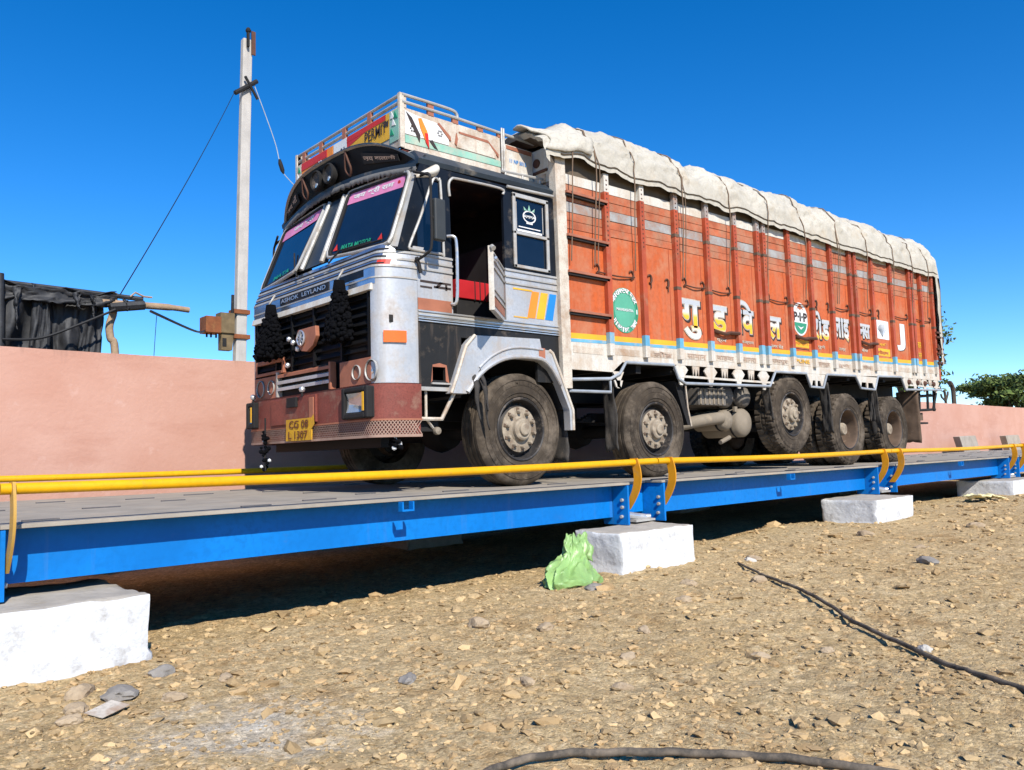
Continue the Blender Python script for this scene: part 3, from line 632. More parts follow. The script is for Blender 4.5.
# ------------------------------------------------------------------ trees and dry stems
def tree(x, y, z0, h, wx, wz, nleaf, seed, label, ls, crown_c=None):
    e = empty('acacia_tree', label, 'tree'); rs = random.Random(seed)
    b = MB(); b.tube(path([(x, y, z0), (x+.1*h*.3, y, z0+h*.25), (x, y, z0+h*.5), (x-.05*h, y, z0+h*.85)], 5), [.05*h*(1-.055*i) for i in range(16)], m_bark, 8)
    cl = []
    for k in range(34):
        a = rs.uniform(0, 6.28); rr = rs.random()**.5; zz = rs.uniform(-.75, .8)
        q = math.sqrt(max(.12, 1-zz*zz*.8)); c = Vector((x+math.cos(a)*rr*wx*q, y+math.sin(a)*rr*wx*q, z0+h*.62+zz*wz*.9)); cl.append((c, rs.uniform(.12, .32)))
        b.tube(path([(x, y, z0+h*rs.uniform(.2, .5)), tuple(Vector((x, y, z0+h*.55)).lerp(c, .5)+Vector((0, 0, .1*h*rs.uniform(-.5, 1)))), tuple(c)], 4), [.014*h*(1-.09*i) for i in range(9)], m_bark, 5)
    b.build('trunk', e)
    V = []; F = []
    for k in range(nleaf):
        c, s = cl[rs.randrange(len(cl))]
        d = Vector((rs.gauss(0, 1), rs.gauss(0, 1), rs.gauss(0, .62)))*s*.62
        p = c+Vector((d.x*wx, d.y*wx, d.z*wz)); a = Vector((rs.uniform(-1, 1), rs.uniform(-1, 1), rs.uniform(-1, 1))).normalized(); t = a.orthogonal()*ls*rs.uniform(.5, 1.2); q = a*ls*rs.uniform(1, 2.4)
        n0 = len(V); V += [p-t*.5, p+q*.5, p+t*.5, p-q*.5]; F.append((n0, n0+1, n0+2, n0+3))
    o = MB().raw(V, F, m_leaf).build('crown', e); return e
tree(68.6, 14.0, -1.0, 6.4, 4.6, 2.9, 17000, 3, 'spreading green acacia above the wall at the right edge', .20)
tree(34.5, 8.6, -1.0, 9.0, 1.7, 2.4, 5200, 5, 'feathery tree whose twigs show past the truck rear', .13)
b = MB(); b.tube(path([(23.9, 3.0, -1), (23.98, 3.0, 1.5), (23.95, 3.0, 1.95), (23.78, 3.0, 2.12), (23.7, 3.0, 2.12)], 6), .07, m_bark, 8)
o = b.build('dead_stem'); tag(o, 'dark thick dead stem standing just over the wall', 'dead plant')
b = MB(); b.tube(path([(23.25, 3.0, -1), (23.3, 3.0, 1.45), (23.22, 3.0, 1.88)], 6), .04, m_bark, 6); b.tube([(23.28, 3, 1.5), (23.5, 3, 1.75), (23.52, 3, 1.85)], .03, m_bark, 6); b.tube([(23.28, 3, 1.55), (23.0, 3, 1.66), (22.95, 3, 1.75)], .03, m_bark, 6)
o = b.build('dry_shrub'); tag(o, 'bare forked twig left of the dead stem over the wall', 'dead plant')

# ================================================================== THE TRUCK
T = empty('cargo_truck', 'loaded orange and silver cargo truck with a silver cab parked on the weighbridge', 'truck')
YS = -1.25
def out(off=0., n=10):            # plan outline of the cab nose, near side to far side
    p = [(.35, -1.235-off)]
    for i in range(n+1):
        a = PI/2*i/n; p.append((.34-(.34+off)*math.sin(a), -1.07-(.165+off)*math.cos(a)))
    return p+[(x, -y) for x, y in p[::-1]]
def band(b, off, z0, z1, m, set0=0., set1=0., th=.02, i0=0, i1=None):
    o0 = out(off); o1 = out(off-th); N = len(o0) if i1 is None else i1
    for i in range(i0, N-1):
        a, c, d, e = o0[i], o0[i+1], o1[i], o1[i+1]
        b.hexa([(a[0]+set0, a[1], z0), (c[0]+set0, c[1], z0), (e[0]+set0, e[1], z0), (d[0]+set0, d[1], z0)],
               [(a[0]+set1, a[1], z1), (c[0]+set1, c[1], z1), (e[0]+set1, e[1], z1), (d[0]+set1, d[1], z1)], m)
def bandq(b, off, z0, z1, m, set0=0., set1=0., i0=0, i1=None):   # smooth skin only
    o0 = out(off); N = len(o0) if i1 is None else i1; base = len(b.v); k = b.mi(m)
    for i in range(i0, N):
        b.v += [(o0[i][0]+set0, o0[i][1], z0), (o0[i][0]+set1, o0[i][1], z1)]
    for i in range(N-i0-1): b.f.append([base+2*i, base+2*i+2, base+2*i+3, base+2*i+1]); b.m.append(k); b.sm.append(True)

# ---- cab shell
cab = MB()
NC = 12
for i0, i1 in ((0, NC), (NC, 24)):
    bandq(cab, 0, .885, 1.84, m_silver, i0=i0, i1=i1)
bandq(cab, .004, 1.70, 1.84, m_hood, i0=9, i1=15); bandq(cab, 0, 1.84, 2.03, m_hood, 0, .075, i0=8, i1=16); bandq(cab, 0, 1.84, 2.03, m_silver, 0, .075, i1=9); bandq(cab, 0, 1.84, 2.03, m_silver, 0, .075, i0=15)
for z in (1.86, 1.92, 1.985): band(cab, .006, z, z+.012, m_deep, (z-1.84)*.4, (z-1.83)*.4, .012, i0=7, i1=17)
for z in (1.845, 1.905, 1.965): 
    k = max(0, (z-1.84)/.19*.075); band(cab, .010, z-.009, z+.009, m_steelw, k, k+.003, .012)
band(cab, .008, 1.745, 1.757, m_steelw, th=.01); 
for sy in (-1, 1):
    y0, y1 = 1.235*sy, 1.205*sy
    def bx(x0, x1, z0, z1, m, dy=0.): cab.box(x0, x1, *sorted((y0+dy*sy, y1)), z0, z1, m)
    # black lower panel with the torn step hole
    bx(.352, .49, .86, 1.44, m_black); bx(.49, .62, 1.03, 1.44, m_black); bx(.49, .62, .86, .92, m_black); bx(.62, .80, .86, 1.44, m_black); bx(.80, 2.03, 1.30, 1.44, m_black); bx(1.70, 2.03, .95, 1.30, m_black)
    cab.prism([(.47, .90), (.49, 1.05), (.56, 1.065), (.635, 1.05), (.66, .90), (.625, .915), (.622, 1.032), (.488, 1.032), (.485, .915)], *sorted((y0+.003*sy, y1)), m_rustlt)
    bx(.47, .68, .885, .90, m_steelw, .02)
    bx(.352, .70, .83, .862, m_steelw, .01)
    # sills
    bx(.352, 2.03, 1.44, 1.50, m_steelw, .004)
    for z in (1.405, 1.425, 1.452, 1.485): bx(.352, 2.03, z, z+.009, m_chrome, .014)
    bx(.352, .72, 1.50, 1.84, m_silver); bx(.352, .705, 1.502, 1.60, m_rustlt, .004)
    bx(1.33, 2.03, 1.50, 1.84, m_silver)
    bx(.352, .72, 1.84, 1.98, m_silver); bx(1.33, 2.03, 1.84, 1.98, m_silver)
    for z in (1.845, 1.905, 1.965):
        bx(.36, .72, z-.008, z+.008, m_steelw, .012); bx(1.33, 2.03, z-.008, z+.008, m_steelw, .012)
    # upper pillars
    for poly in ([(.16, 1.98), (.29, 1.98), (.53, 2.63), (.40, 2.75)], [(.53, 2.63), (.60, 2.63), (.70, 2.75), (.40, 2.75)], [(.62, 1.98), (.72, 1.98), (.70, 2.75), (.60, 2.63)]):
        cab.prism(poly, *sorted((y0, y1)), m_navy)
    bx(.70, 1.33, 2.69, 2.75, m_navy)
    bx(1.33, 1.43, 1.98, 2.75, m_navy); bx(1.88, 2.03, 1.98, 2.75, m_navy); bx(1.43, 1.88, 2.68, 2.75, m_navy); bx(1.43, 1.88, 1.98, 2.02, m_navy)
    # pale door header moulding
    cab.tube(path([(.70, y0+.012*sy, 2.52), (.69, y0+.015*sy, 2.62), (.72, y0+.02*sy, 2.675), (.80, y0+.02*sy, 2.69), (1.28, y0+.02*sy, 2.705), (1.32, y0+.01*sy, 2.66)], 4), .012, m_steelw, 8)
# roof and fascia
for sy in (-1, 1):
    cab.hexa([(.38, 1.236*sy, 2.748), (2.03, 1.236*sy, 2.79), (2.03, 1.0*sy, 2.79), (.38, 1.0*sy, 2.748)], [(.38, 1.25*sy, 2.79), (2.03, 1.25*sy, 2.82), (2.03, 1.0*sy, 2.82), (.38, 1.0*sy, 2.79)], m_fascia)
    cab.hexa([(.38, 1.25*sy, 2.79), (2.03, 1.25*sy, 2.82), (2.03, .9*sy, 2.82), (.38, .9*sy, 2.79)], [(.42, 1.13*sy, 2.90), (2.03, 1.13*sy, 2.915), (2.03, .9*sy, 2.915), (.42, .9*sy, 2.90)], m_fascia)
    cab.hexa([(.42, 1.13*sy, 2.90), (2.03, 1.13*sy, 2.915), (2.03, .9*sy, 2.915), (.42, .9*sy, 2.90)], [(.48, .97*sy, 2.95), (2.03, .97*sy, 2.96), (2.03, .9*sy, 2.96), (.48, .9*sy, 2.95)], m_silver)
cab.box(.40, 2.03, -.95, .95, 2.86, 2.95, m_fascia)
cab.hexa([(.36, -1.18, 2.72), (.44, -1.18, 2.72), (.44, 1.18, 2.72), (.36, 1.18, 2.72)], [(.42, -1.1, 2.84), (.5, -1.1, 2.84), (.5, 1.1, 2.84), (.42, 1.1, 2.84)], m_fascia)
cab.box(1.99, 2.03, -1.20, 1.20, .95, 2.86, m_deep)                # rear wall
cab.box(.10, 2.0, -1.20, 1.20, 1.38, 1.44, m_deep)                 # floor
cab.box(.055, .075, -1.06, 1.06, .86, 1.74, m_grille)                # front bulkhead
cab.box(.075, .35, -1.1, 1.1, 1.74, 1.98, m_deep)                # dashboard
cab.box(.70, 1.99, -.25, .25, 1.2, 1.62, m_deep)                # engine hump
cab_o = cab.build('cab_body', T)

# ---- front face
b = MB()
for k in range(7):
    z = 1.17+k*.072
    b.hexa([(.012, -1.06, z), (.04, -1.06, z+.045), (.04, 1.06, z+.045), (.012, 1.06, z)], [(.022, -1.06, z-.006), (.05, -1.06, z+.039), (.05, 1.06, z+.039), (.022, 1.06, z-.006)], m_grille)
for y in (-1.03, -.6, -.12, .3, .62, 1.03): b.box(.002, .05, y-.012, y+.012, 1.12, 1.65, m_grille)
b.build('grille', T)
b = MB()
b.hexa([(-.025, -1.10, 1.648), (.03, -1.10, 1.648), (.03, 1.10, 1.648), (-.025, 1.10, 1.648)], [(-.012, -1.10, 1.705), (.03, -1.10, 1.705), (.03, 1.10, 1.705), (-.012, 1.10, 1.705)], m_white)
b.build('bonnet_lip', T, bevel=.004)
FT = lambda X: (lambda u, w_, t: (X-t, -u, w_))
b = MB(); b.box(-.012, .0, -.42, .50, 1.763, 1.832, m_black)
b.text('ASHOK  LEYLAND', -.47, .38, 1.778, 1.817, 0, m_chrome, .012, P=FT(-.014))
b.build('name_strip', T)
b = MB(); b.box(-.006, .002, -.98, -.60, 1.775, 1.835, m_navy)
for y in (-.03, -.30, .2): b.box(.03, .038, y-.035, y+.035, 1.92, 1.945, m_steelw)
b.build('bonnet_badge', T)
for y0, y1 in ((.55, -.42),):
    b = MB()
    for k in range(3):
        z = .945+k*.062
        b.hexa([(-.02, y0, z), (.03, y0, z+.02), (.03, y1, z+.02), (-.02, y1, z)], [(-.02, y0, z+.03), (.03, y0, z+.05), (.03, y1, z+.05), (-.02, y1, z+.03)], m_silver if k < 2 else m_rustlt)
    b.box(.03, .04, y1, y0, .89, 1.13, m_deep); b.box(-.02, .04, y0, y0+.03, .89, 1.13, m_steelw); b.box(-.02, .04, y1-.03, y1, .89, 1.13, m_rustlt)
    b.build('lower_grille', T, bevel=.003)
def frame(b, y0, y1, z0, z1, yi0, yi1, zi0, zi1, x0, x1, m):
    b.box(x0, x1, y0, yi0, z0, z1, m); b.box(x0, x1, yi1, y1, z0, z1, m); b.box(x0, x1, yi0, yi1, zi1, z1, m); b.box(x0, x1, yi0, yi1, z0, zi0, m)
for s in (-1, 1):
    b = MB(); ya, yb = (-1.07, -.58) if s < 0 else (.60, 1.07)
    b.box(-.004, .05, ya, yb, .885, 1.105, m_rustlt)
    if s > 0: frame(b, .46, 1.06, 1.12, 1.27, .49, 1.02, 1.15, 1.23, -.004, .03, m_rustlt)
    b.build('headlight_panel', T, bevel=.004)
    for y, rr, xx in ((-.86, .058, 0), (-1.085, .082, .0)) if s < 0 else ((.70, .065, 0), (.93, .078, 0)):
        b = MB(); c = (xx-.004, y, .995)
        b.lathe([(rr*1.05, .004), (rr*1.09, -.012), (rr*1.02, -.016), (rr*.96, .0)], m_steelw, 28, 'x', c)
        b.lathe([(rr, -.006), (rr*.8, .01), (rr*.4, .02), (0, .024)], m_deep, 28, 'x', c)
        b.lathe([(0, .0), (rr*.3, .004), (rr*.36, .018)], m_lens, 20, 'x', (c[0], c[1]+.01, c[2]-.01))  # small bright disc modelled as the glint in the dark bowl
        b.build('headlight', T)
# emblem on a rust plate
b = MB(); poly = [(-.24, 1.47), (.08, 1.47), (.13, 1.40), (.10, 1.33), (.02, 1.27), (-.08, 1.255), (-.19, 1.30), (-.25, 1.38)]
b.prism(poly, -.045, -.005, m_rustlt, 'x')
b.build('badge_plate', T, bevel=.006)
b = MB(); c = (-.05, .00, 1.385)
b.lathe([(.068, 0), (.074, -.014), (.064, -.02), (.054, -.01), (.054, 0)], m_chrome, 32, 'x', c, close=True); b.lathe([(.054, -.006), (0, -.008)], m_navy, 24, 'x', c)
b.box(-.07, -.056, -.008, .008, 1.325, 1.445, m_chrome); b.box(-.069, -.057, -.058, .058, 1.378, 1.392, m_chrome)
for a in (.78, 2.36): b.tube([(-.064, .05*math.cos(a), 1.385+.05*math.sin(a)), (-.064, -.05*math.cos(a), 1.385-.05*math.sin(a))], .006, m_chrome, 6)
b.build('round_emblem', T)
b = MB()
for y, z in ((.27, 1.41), (.19, 1.37), (.10, 1.30), (.30, 1.17)): b.lathe([(0, -.05), (.02, -.045), (.026, -.03), (.02, -.012), (0, -.005)], m_chrome, 14, 'x', (-.01, y, z))
b.build('chrome_studs', T)

# ---- bumper
b = MB(); bandq(b, .03, .59, .885, m_rust); bandq(b, .012, .45, .60, m_rust); bandq(b, .036, .585, .60, m_rustlt); bandq(b, .036, .452, .474, m_mesh)
o0, o1 = out(.036), out(-.02)
for z in (.452, .6005, .8855):
    for i in range(len(o0)-1): b.face([(*o0[i], z), (*o0[i+1], z), (*o1[i+1], z), (*o1[i], z)], m_rust)
o = b.build('bumper', T); b = MB()
b.box(-.05, .0, -.24, .62, .62, .86, m_rust); b.box(-.075, -.05, .08, .26, .77, .86, m_deep); b.box(-.062, -.05, -.22, -.14, .60, .84, m_rustlt)
b.build('tow_bracket', o, bevel=.004)
b = MB(); o_ = out(.034, 30); L_ = [0.]
for i in range(len(o_)-1): L_.append(L_[-1]+math.dist(o_[i], o_[i+1]))
def at_u(u):
    u = min(max(u, 0), L_[-1]-1e-6)
    for i in range(len(o_)-1):
        if u <= L_[i+1]:
            t = (u-L_[i])/(L_[i+1]-L_[i]+1e-9); return (o_[i][0]*(1-t)+o_[i+1][0]*t, o_[i][1]*(1-t)+o_[i+1][1]*t)
u = 0.; H_ = .11
while u < L_[-1]:
    for d in (1, -1):
        ua, ub = (u, u+.085) if d > 0 else (u+.085, u)
        A, B_ = at_u(ua), at_u(ub); A2, B2 = at_u(ua+.009), at_u(ub+.009)
        n0 = 0.0
        b.face([(A[0], A[1], .475), (A2[0], A2[1], .475), (B2[0], B2[1], .475+H_), (B_[0], B_[1], .475+H_)], m_mesh)
    u += .0283
b.build('expanded_mesh', T, sharp=180)
for y in (.99, -.02):
    b = MB(); b.tube([(-.06, y, .86), (-.06, y, .93)], .01, m_deep, 8); b.lathe([(0, -.03), (.022, -.02), (.03, 0), (.022, .02), (0, .03)], m_chrome, 14, 'z', (-.06, y, .92)); b.build('chrome_knob', T)
for s in (-1, 1):
    ya, yb = (-1.13, -.73) if s < 0 else (.93, 1.11)
    b = MB(); frame(b, ya, yb, .61, .868, ya+.05, yb-.05, .66, .825, -.085, -.02, m_deep); b.box(-.03, -.0, ya, yb, .61, .868, m_deep)
    b.build('fog_lamp', T, bevel=.018)
    h = T.children[-1] if False else [o for o in COL.objects if o.name.startswith('fog_lamp')][-1]
    b = MB(); v = []
    for i in range(9):
        for j in range(9):
            yy = ya+.055+(yb-ya-.11)*i/8; zz = .665+.155*j/8; q = ((i-4)/4)**2+((j-4)/4)**2
            v.append((-.055-.02*q*.8+.02, yy, zz))
    b.raw(v, [(i*9+j, (i+1)*9+j, (i+1)*9+j+1, i*9+j+1) for i in range(8) for j in range(8)], m_lens, True)
    b.build('lamp_lens', h)
    b = MB(); b.box(-.085, -.05, ya+.052, ya+.075, .67, .82, m_yellow); b.build('side_marker', h)
b = MB()
b.hexa([(-.075, .27, .465), (-.065, .27, .465), (-.065, -.21, .465), (-.075, -.21, .465)], [(-.07, .27, .66), (-.06, .27, .66), (-.06, -.21, .66), (-.07, -.21, .66)], m_plate)
b.face([(-.068, -.19, .65), (-.068, -.24, .69), (-.075, -.27, .60), (-.075, -.21, .56)], m_plate)
b.text('CG 08', -.20, .16, .575, .645, 0, m_platet, .02, P=FT(-.074)); b.text('L 1307', -.21, .15, .48, .55, 0, m_platet, .02, P=FT(-.077))
b.build('number_plate', T)
for s in (-1, 1):
    o0 = out(.02); b = MB(); i0, i1 = 3, 8
    P_ = [o0[i] for i in range(i0, i1)]; Q_ = [out(0)[i] for i in range(i0, i1)]
    for i in range(len(P_)-1):
        a, c, d, e2 = P_[i], P_[i+1], Q_[i], Q_[i+1]
        b.hexa([(a[0], -s*-1*a[1] if s > 0 else a[1], 1.215), (c[0], c[1]*(1 if s < 0 else -1), 1.215), (e2[0], e2[1]*(1 if s < 0 else -1), 1.215), (d[0], d[1]*(1 if s < 0 else -1), 1.215)],
               [(a[0], a[1]*(1 if s < 0 else -1), 1.31), (c[0], c[1]*(1 if s < 0 else -1), 1.31), (e2[0], e2[1]*(1 if s < 0 else -1), 1.31), (d[0], d[1]*(1 if s < 0 else -1), 1.31)], m_amber) if s < 0 else b.hexa(
               [(p[0], -p[1], 1.215) for p in (a, c, e2, d)], [(p[0], -p[1], 1.31) for p in (a, c, e2, d)], m_amber)
    b.build('indicator', T)
    b = MB(); o0 = out(.014); 
    for i, mm in ((6, m_red), (7, m_red), (5, m_letw), (8, m_red)):
        a, c = o0[i], o0[i+1]; b.face([(a[0]+.02, a[1]*-s, 1.855), (c[0]+.02, c[1]*-s, 1.855), (c[0]+.035, c[1]*-s, 1.895), (a[0]+.035, a[1]*-s, 1.895)], mm)
    b.build('reflector_tape', T)

# ---- windscreens
def quadpt(Q, u, v): 
    a, b_, c, d = map(Vector, Q); return a.lerp(b_, u).lerp(d.lerp(c, u), v)       # a,b bottom; d,c top
for s in (-1, 1):
    Q = [(.06, .30*s, 2.085), (.125, 1.17*s, 2.04), (.37, 1.13*s, 2.69), (.335, .22*s, 2.74)]
    nrm = Vector((-.92, 0, .38)).normalized()
    b = MB(); rr = [quadpt(Q, *uv) for uv in ((.06, 0), (.94, 0), (1, .07), (1, .93), (.94, 1), (.06, 1), (0, .93), (0, .07))]
    b.face(rr, m_glassw); gl = b.build('windscreen_pane', T)
    b = MB(); lp = []
    for (u, v) in ((.08, 0), (.5, 0), (.92, 0), (.98, .02), (1, .09), (1, .5), (1, .92), (.97, .985), (.92, 1), (.5, 1), (.08, 1), (.03, .985), (0, .92), (0, .5), (0, .08), (.03, .015), (.08, 0)): lp.append(quadpt(Q, u, v)+nrm*.006)
    cx_ = sum(lp, Vector())/len(lp); b.tube([p+(p-cx_).normalized()*.024 for p in lp], .017, m_steelw, 8); b.tube(lp, .016, m_deep, 8); b.build('windscreen_frame', T)
    b = MB(); e_ = nrm*.004
    b.face([quadpt(Q, .03, .80)+e_, quadpt(Q, .97, .80)+e_, quadpt(Q, .97, .985)+e_, quadpt(Q, .03, .985)+e_], m_pink)
    def PW(u, w_, t, Q=Q, s=s): return quadpt(Q, u, w_)+nrm*(.004+t)
    if s < 0:
        b.text('जय श्री राम', .12, .80, .835, .95, 0, m_letw, .03, P=lambda u, w_, t: PW(u, w_, t)); b.lathe([(0, 0), (.02, 0), (.02, .003)], m_red, 10, 'x', tuple(quadpt(Q, .88, .89)+nrm*.008))
        b.build('sun_strip', T); b = MB()
        b.text('MATA MOTOR', .20, .70, .06, .135, 0, m_green, .03, P=lambda u, w_, t: PW(u, w_, t))
        for u in (.10, .84): b.face([PW(u-.04, .07, .003), PW(u+.04, .07, .003), PW(u, .17, .003)], m_red)
    else:
        b.text('जय श्री', .3, .8, .835, .95, 0, m_letw, .03, P=lambda u, w_, t: PW(1-u, w_, t))
        b.build('sun_strip', T); b = MB()
        b.text('MATA', .3, .75, .05, .12, 0, m_green, .03, P=lambda u, w_, t: PW(1-u, w_, t))
    b.build('windscreen_lettering', T)
for y in (-.16, .14): MB().tube([(.045, y*1.25, 2.06), (.325, y*.9, 2.74)], .022, m_steelw, 8).build('screen_pillar', T)
b = MB()
b.hexa([(.07, -.22, 2.06), (.10, -.22, 2.06), (.10, .22, 2.06), (.07, .22, 2.06)], [(.335, -.18, 2.74), (.36, -.18, 2.74), (.36, .18, 2.74), (.335, .18, 2.74)], m_fascia); b.build('screen_divider', T)
for s in (-1, 1): MB().hexa([(.13, 1.16*s, 2.02), (.17, 1.235*s, 2.0), (.20, 1.20*s, 2.0), (.16, 1.13*s, 2.02)], [(.37, 1.13*s, 2.70), (.41, 1.235*s, 2.74), (.44, 1.2*s, 2.74), (.40, 1.1*s, 2.7)], m_steelw).build('corner_pillar', T)
b = MB()
for k in range(3):
    pts = [(.10+.14*t-.02*math.sin(t*9+k*2), .20+.07*math.sin(t*11+k*2.1)+.15*t*-.3+.10, 2.08+.36*t) for t in np.linspace(0, 1, 22)]
    b.tube(pts, .012, m_steelw if k else m_deep, 6)
b.tube([(.02, .22, 2.0), (.06, .34, 2.1), (.15, .52, 2.3)], .008, m_deep, 6)
b.build('screen_ornament', T)
b = MB(); b.tube([(.0, -.40, 2.0), (.05, -.5, 2.1), (.09, -.95, 2.09)], .008, m_deep, 6); b.tube([(.055, -.55, 2.085), (.10, -1.1, 2.075)], .009, m_deep, 6); b.build('wiper', T)

# ---- visor
def VL(s): k = 1-s*s; return Vector((.40-.10*k, 1.21*s, 2.745+.105*k))
def VU(s): k = 1-abs(s)**3.2; return Vector((.40-.19*k, 1.215*s, 2.77+.325*k))
SS = np.linspace(-1, 1, 49); b = MB(); v = []
for s in SS:
    l, u = VL(s), VU(s); r2 = Vector((.52, 1.20*s, 2.88+.07*(1-s*s)))
    v += [l+Vector((0, 0, -.045)), l+Vector((-.02, 0, -.04)), l+Vector((-.022, 0, .012)), l+Vector((.012, 0, .018)), l.lerp(u, .965)+Vector((.012, 0, 0)), u+Vector((-.012, 0, 0)), u+Vector((0, 0, .018)), r2]
k = 8
for i in range(len(SS)-1):
    for j in range(k-1):
        b.raw([], [], m_black); mm = m_fascia if j < 3 else (m_grille if j in (3,) else m_steelw if j in (4,) else m_fascia)
        b.f.append([i*k+j, (i+1)*k+j, (i+1)*k+j+1, i*k+j+1]); b.m.append(b.mi(mm)); b.sm.append(True)
b.v = v+b.v
vis = b.build('sun_visor', T, sharp=40)
def PV(s0, t0): return VL(s0).lerp(VU(s0), t0)+Vector((-.0, 0, 0))
b = MB()     # frilled cloth edge
v = []; f = []; n = 150
for i in range(n+1):
    s = -1+2*i/n; l = VL(s)
    dz = .05+.03*noise.noise(Vector((i*.55, 0, 0)))+.022*noise.noise(Vector((i*1.7, 3, 0)))
    v += [l+Vector((-.024, 0, -.02)), l+Vector((-.028+.012*noise.noise(Vector((i*.8, 7, 0))), 0, -.02-dz*.6)), l+Vector((-.020, 0, -.02-dz))]
b.raw(v, [(i*3+j, i*3+3+j, i*3+4+j, i*3+1+j) for i in range(n) for j in range(2)], m_fringe, True)
b.build('frill', vis, sharp=180).modifiers.new('thick', 'SOLIDIFY').thickness = .005
def vplate(s0, s1, t0, t1, m, body, tm, nm):
    b = MB(); e_ = Vector((-.012, 0, .002)); q = [PV(s0, t0), PV(s1, t0), PV(s1, t1), PV(s0, t1)]; q2 = [p+e_ for p in q]
    b.hexa(q, q2, m)
    def P(u, w_, t):
        a = q2[0].lerp(q2[1], u); c = q2[3].lerp(q2[2], u); return a.lerp(c, w_)+Vector((-.004-t, 0, 0))
    if body: b.text(body, .06, .94, .22, .80, 0, tm, .025, P=P)
    return b.build(nm, vis)
vplate(-.46, -.84, .34, .74, m_deep, 'जय बालाजी', m_fade_txt, 'visor_plate')
vplate(.84, .56, .30, .72, m_deep, 'जय माँ', m_fade_txt, 'visor_plate')
b = MB()
for s in (.18, -.02):
    c = PV(s, .47)+Vector((-.02, 0, 0))
    b.lathe([(.10, .03), (.10, -.02), (.085, -.03), (.08, -.01)], m_deep, 24, 'x', tuple(c)); b.lathe([(.08, -.012), (.05, .0), (0, .004)], m_rim, 24, 'x', tuple(c))
    b.lathe([(0, -.02), (.022, -.015), (.03, 0)], m_lens, 12, 'x', (c.x, c.y, c.z-.05))
b.build('roof_lamp', vis)
for s in (-.28, .40):
    b = MB(); t_ = PV(s, .95); pts = [t_, PV(s, .6)+Vector((-.02, .025, 0)), PV(s, .3)+Vector((-.03, .042, 0)), PV(s, .10)+Vector((-.03, 0, 0)), PV(s, .3)+Vector((-.03, -.042, 0)), PV(s, .6)+Vector((-.02, -.025, 0)), t_]
    b.tube(path(pts, 5), .011, m_hook, 6); b.build('rope_loop', vis)
# small peaked cap over the mirror corner
for s in (-1, 1):
    b = MB(); v = []
    for i in range(9):
        for j in range(7):
            a = PI*i/8; t = j/6; v.append((.36+.20*t, (1.20+.10*math.sin(a)*(.4+.6*t))*s, 2.63+.09*t-.06*math.cos(a)*(.4+.6*t)))
    b.raw(v, [(i*7+j, (i+1)*7+j, (i+1)*7+j+1, i*7+j+1) for i in range(8) for j in range(6)], m_white, True)
    o = b.build('corner_cap', T, sharp=180); o.modifiers.new('thick', 'SOLIDIFY').thickness = .008

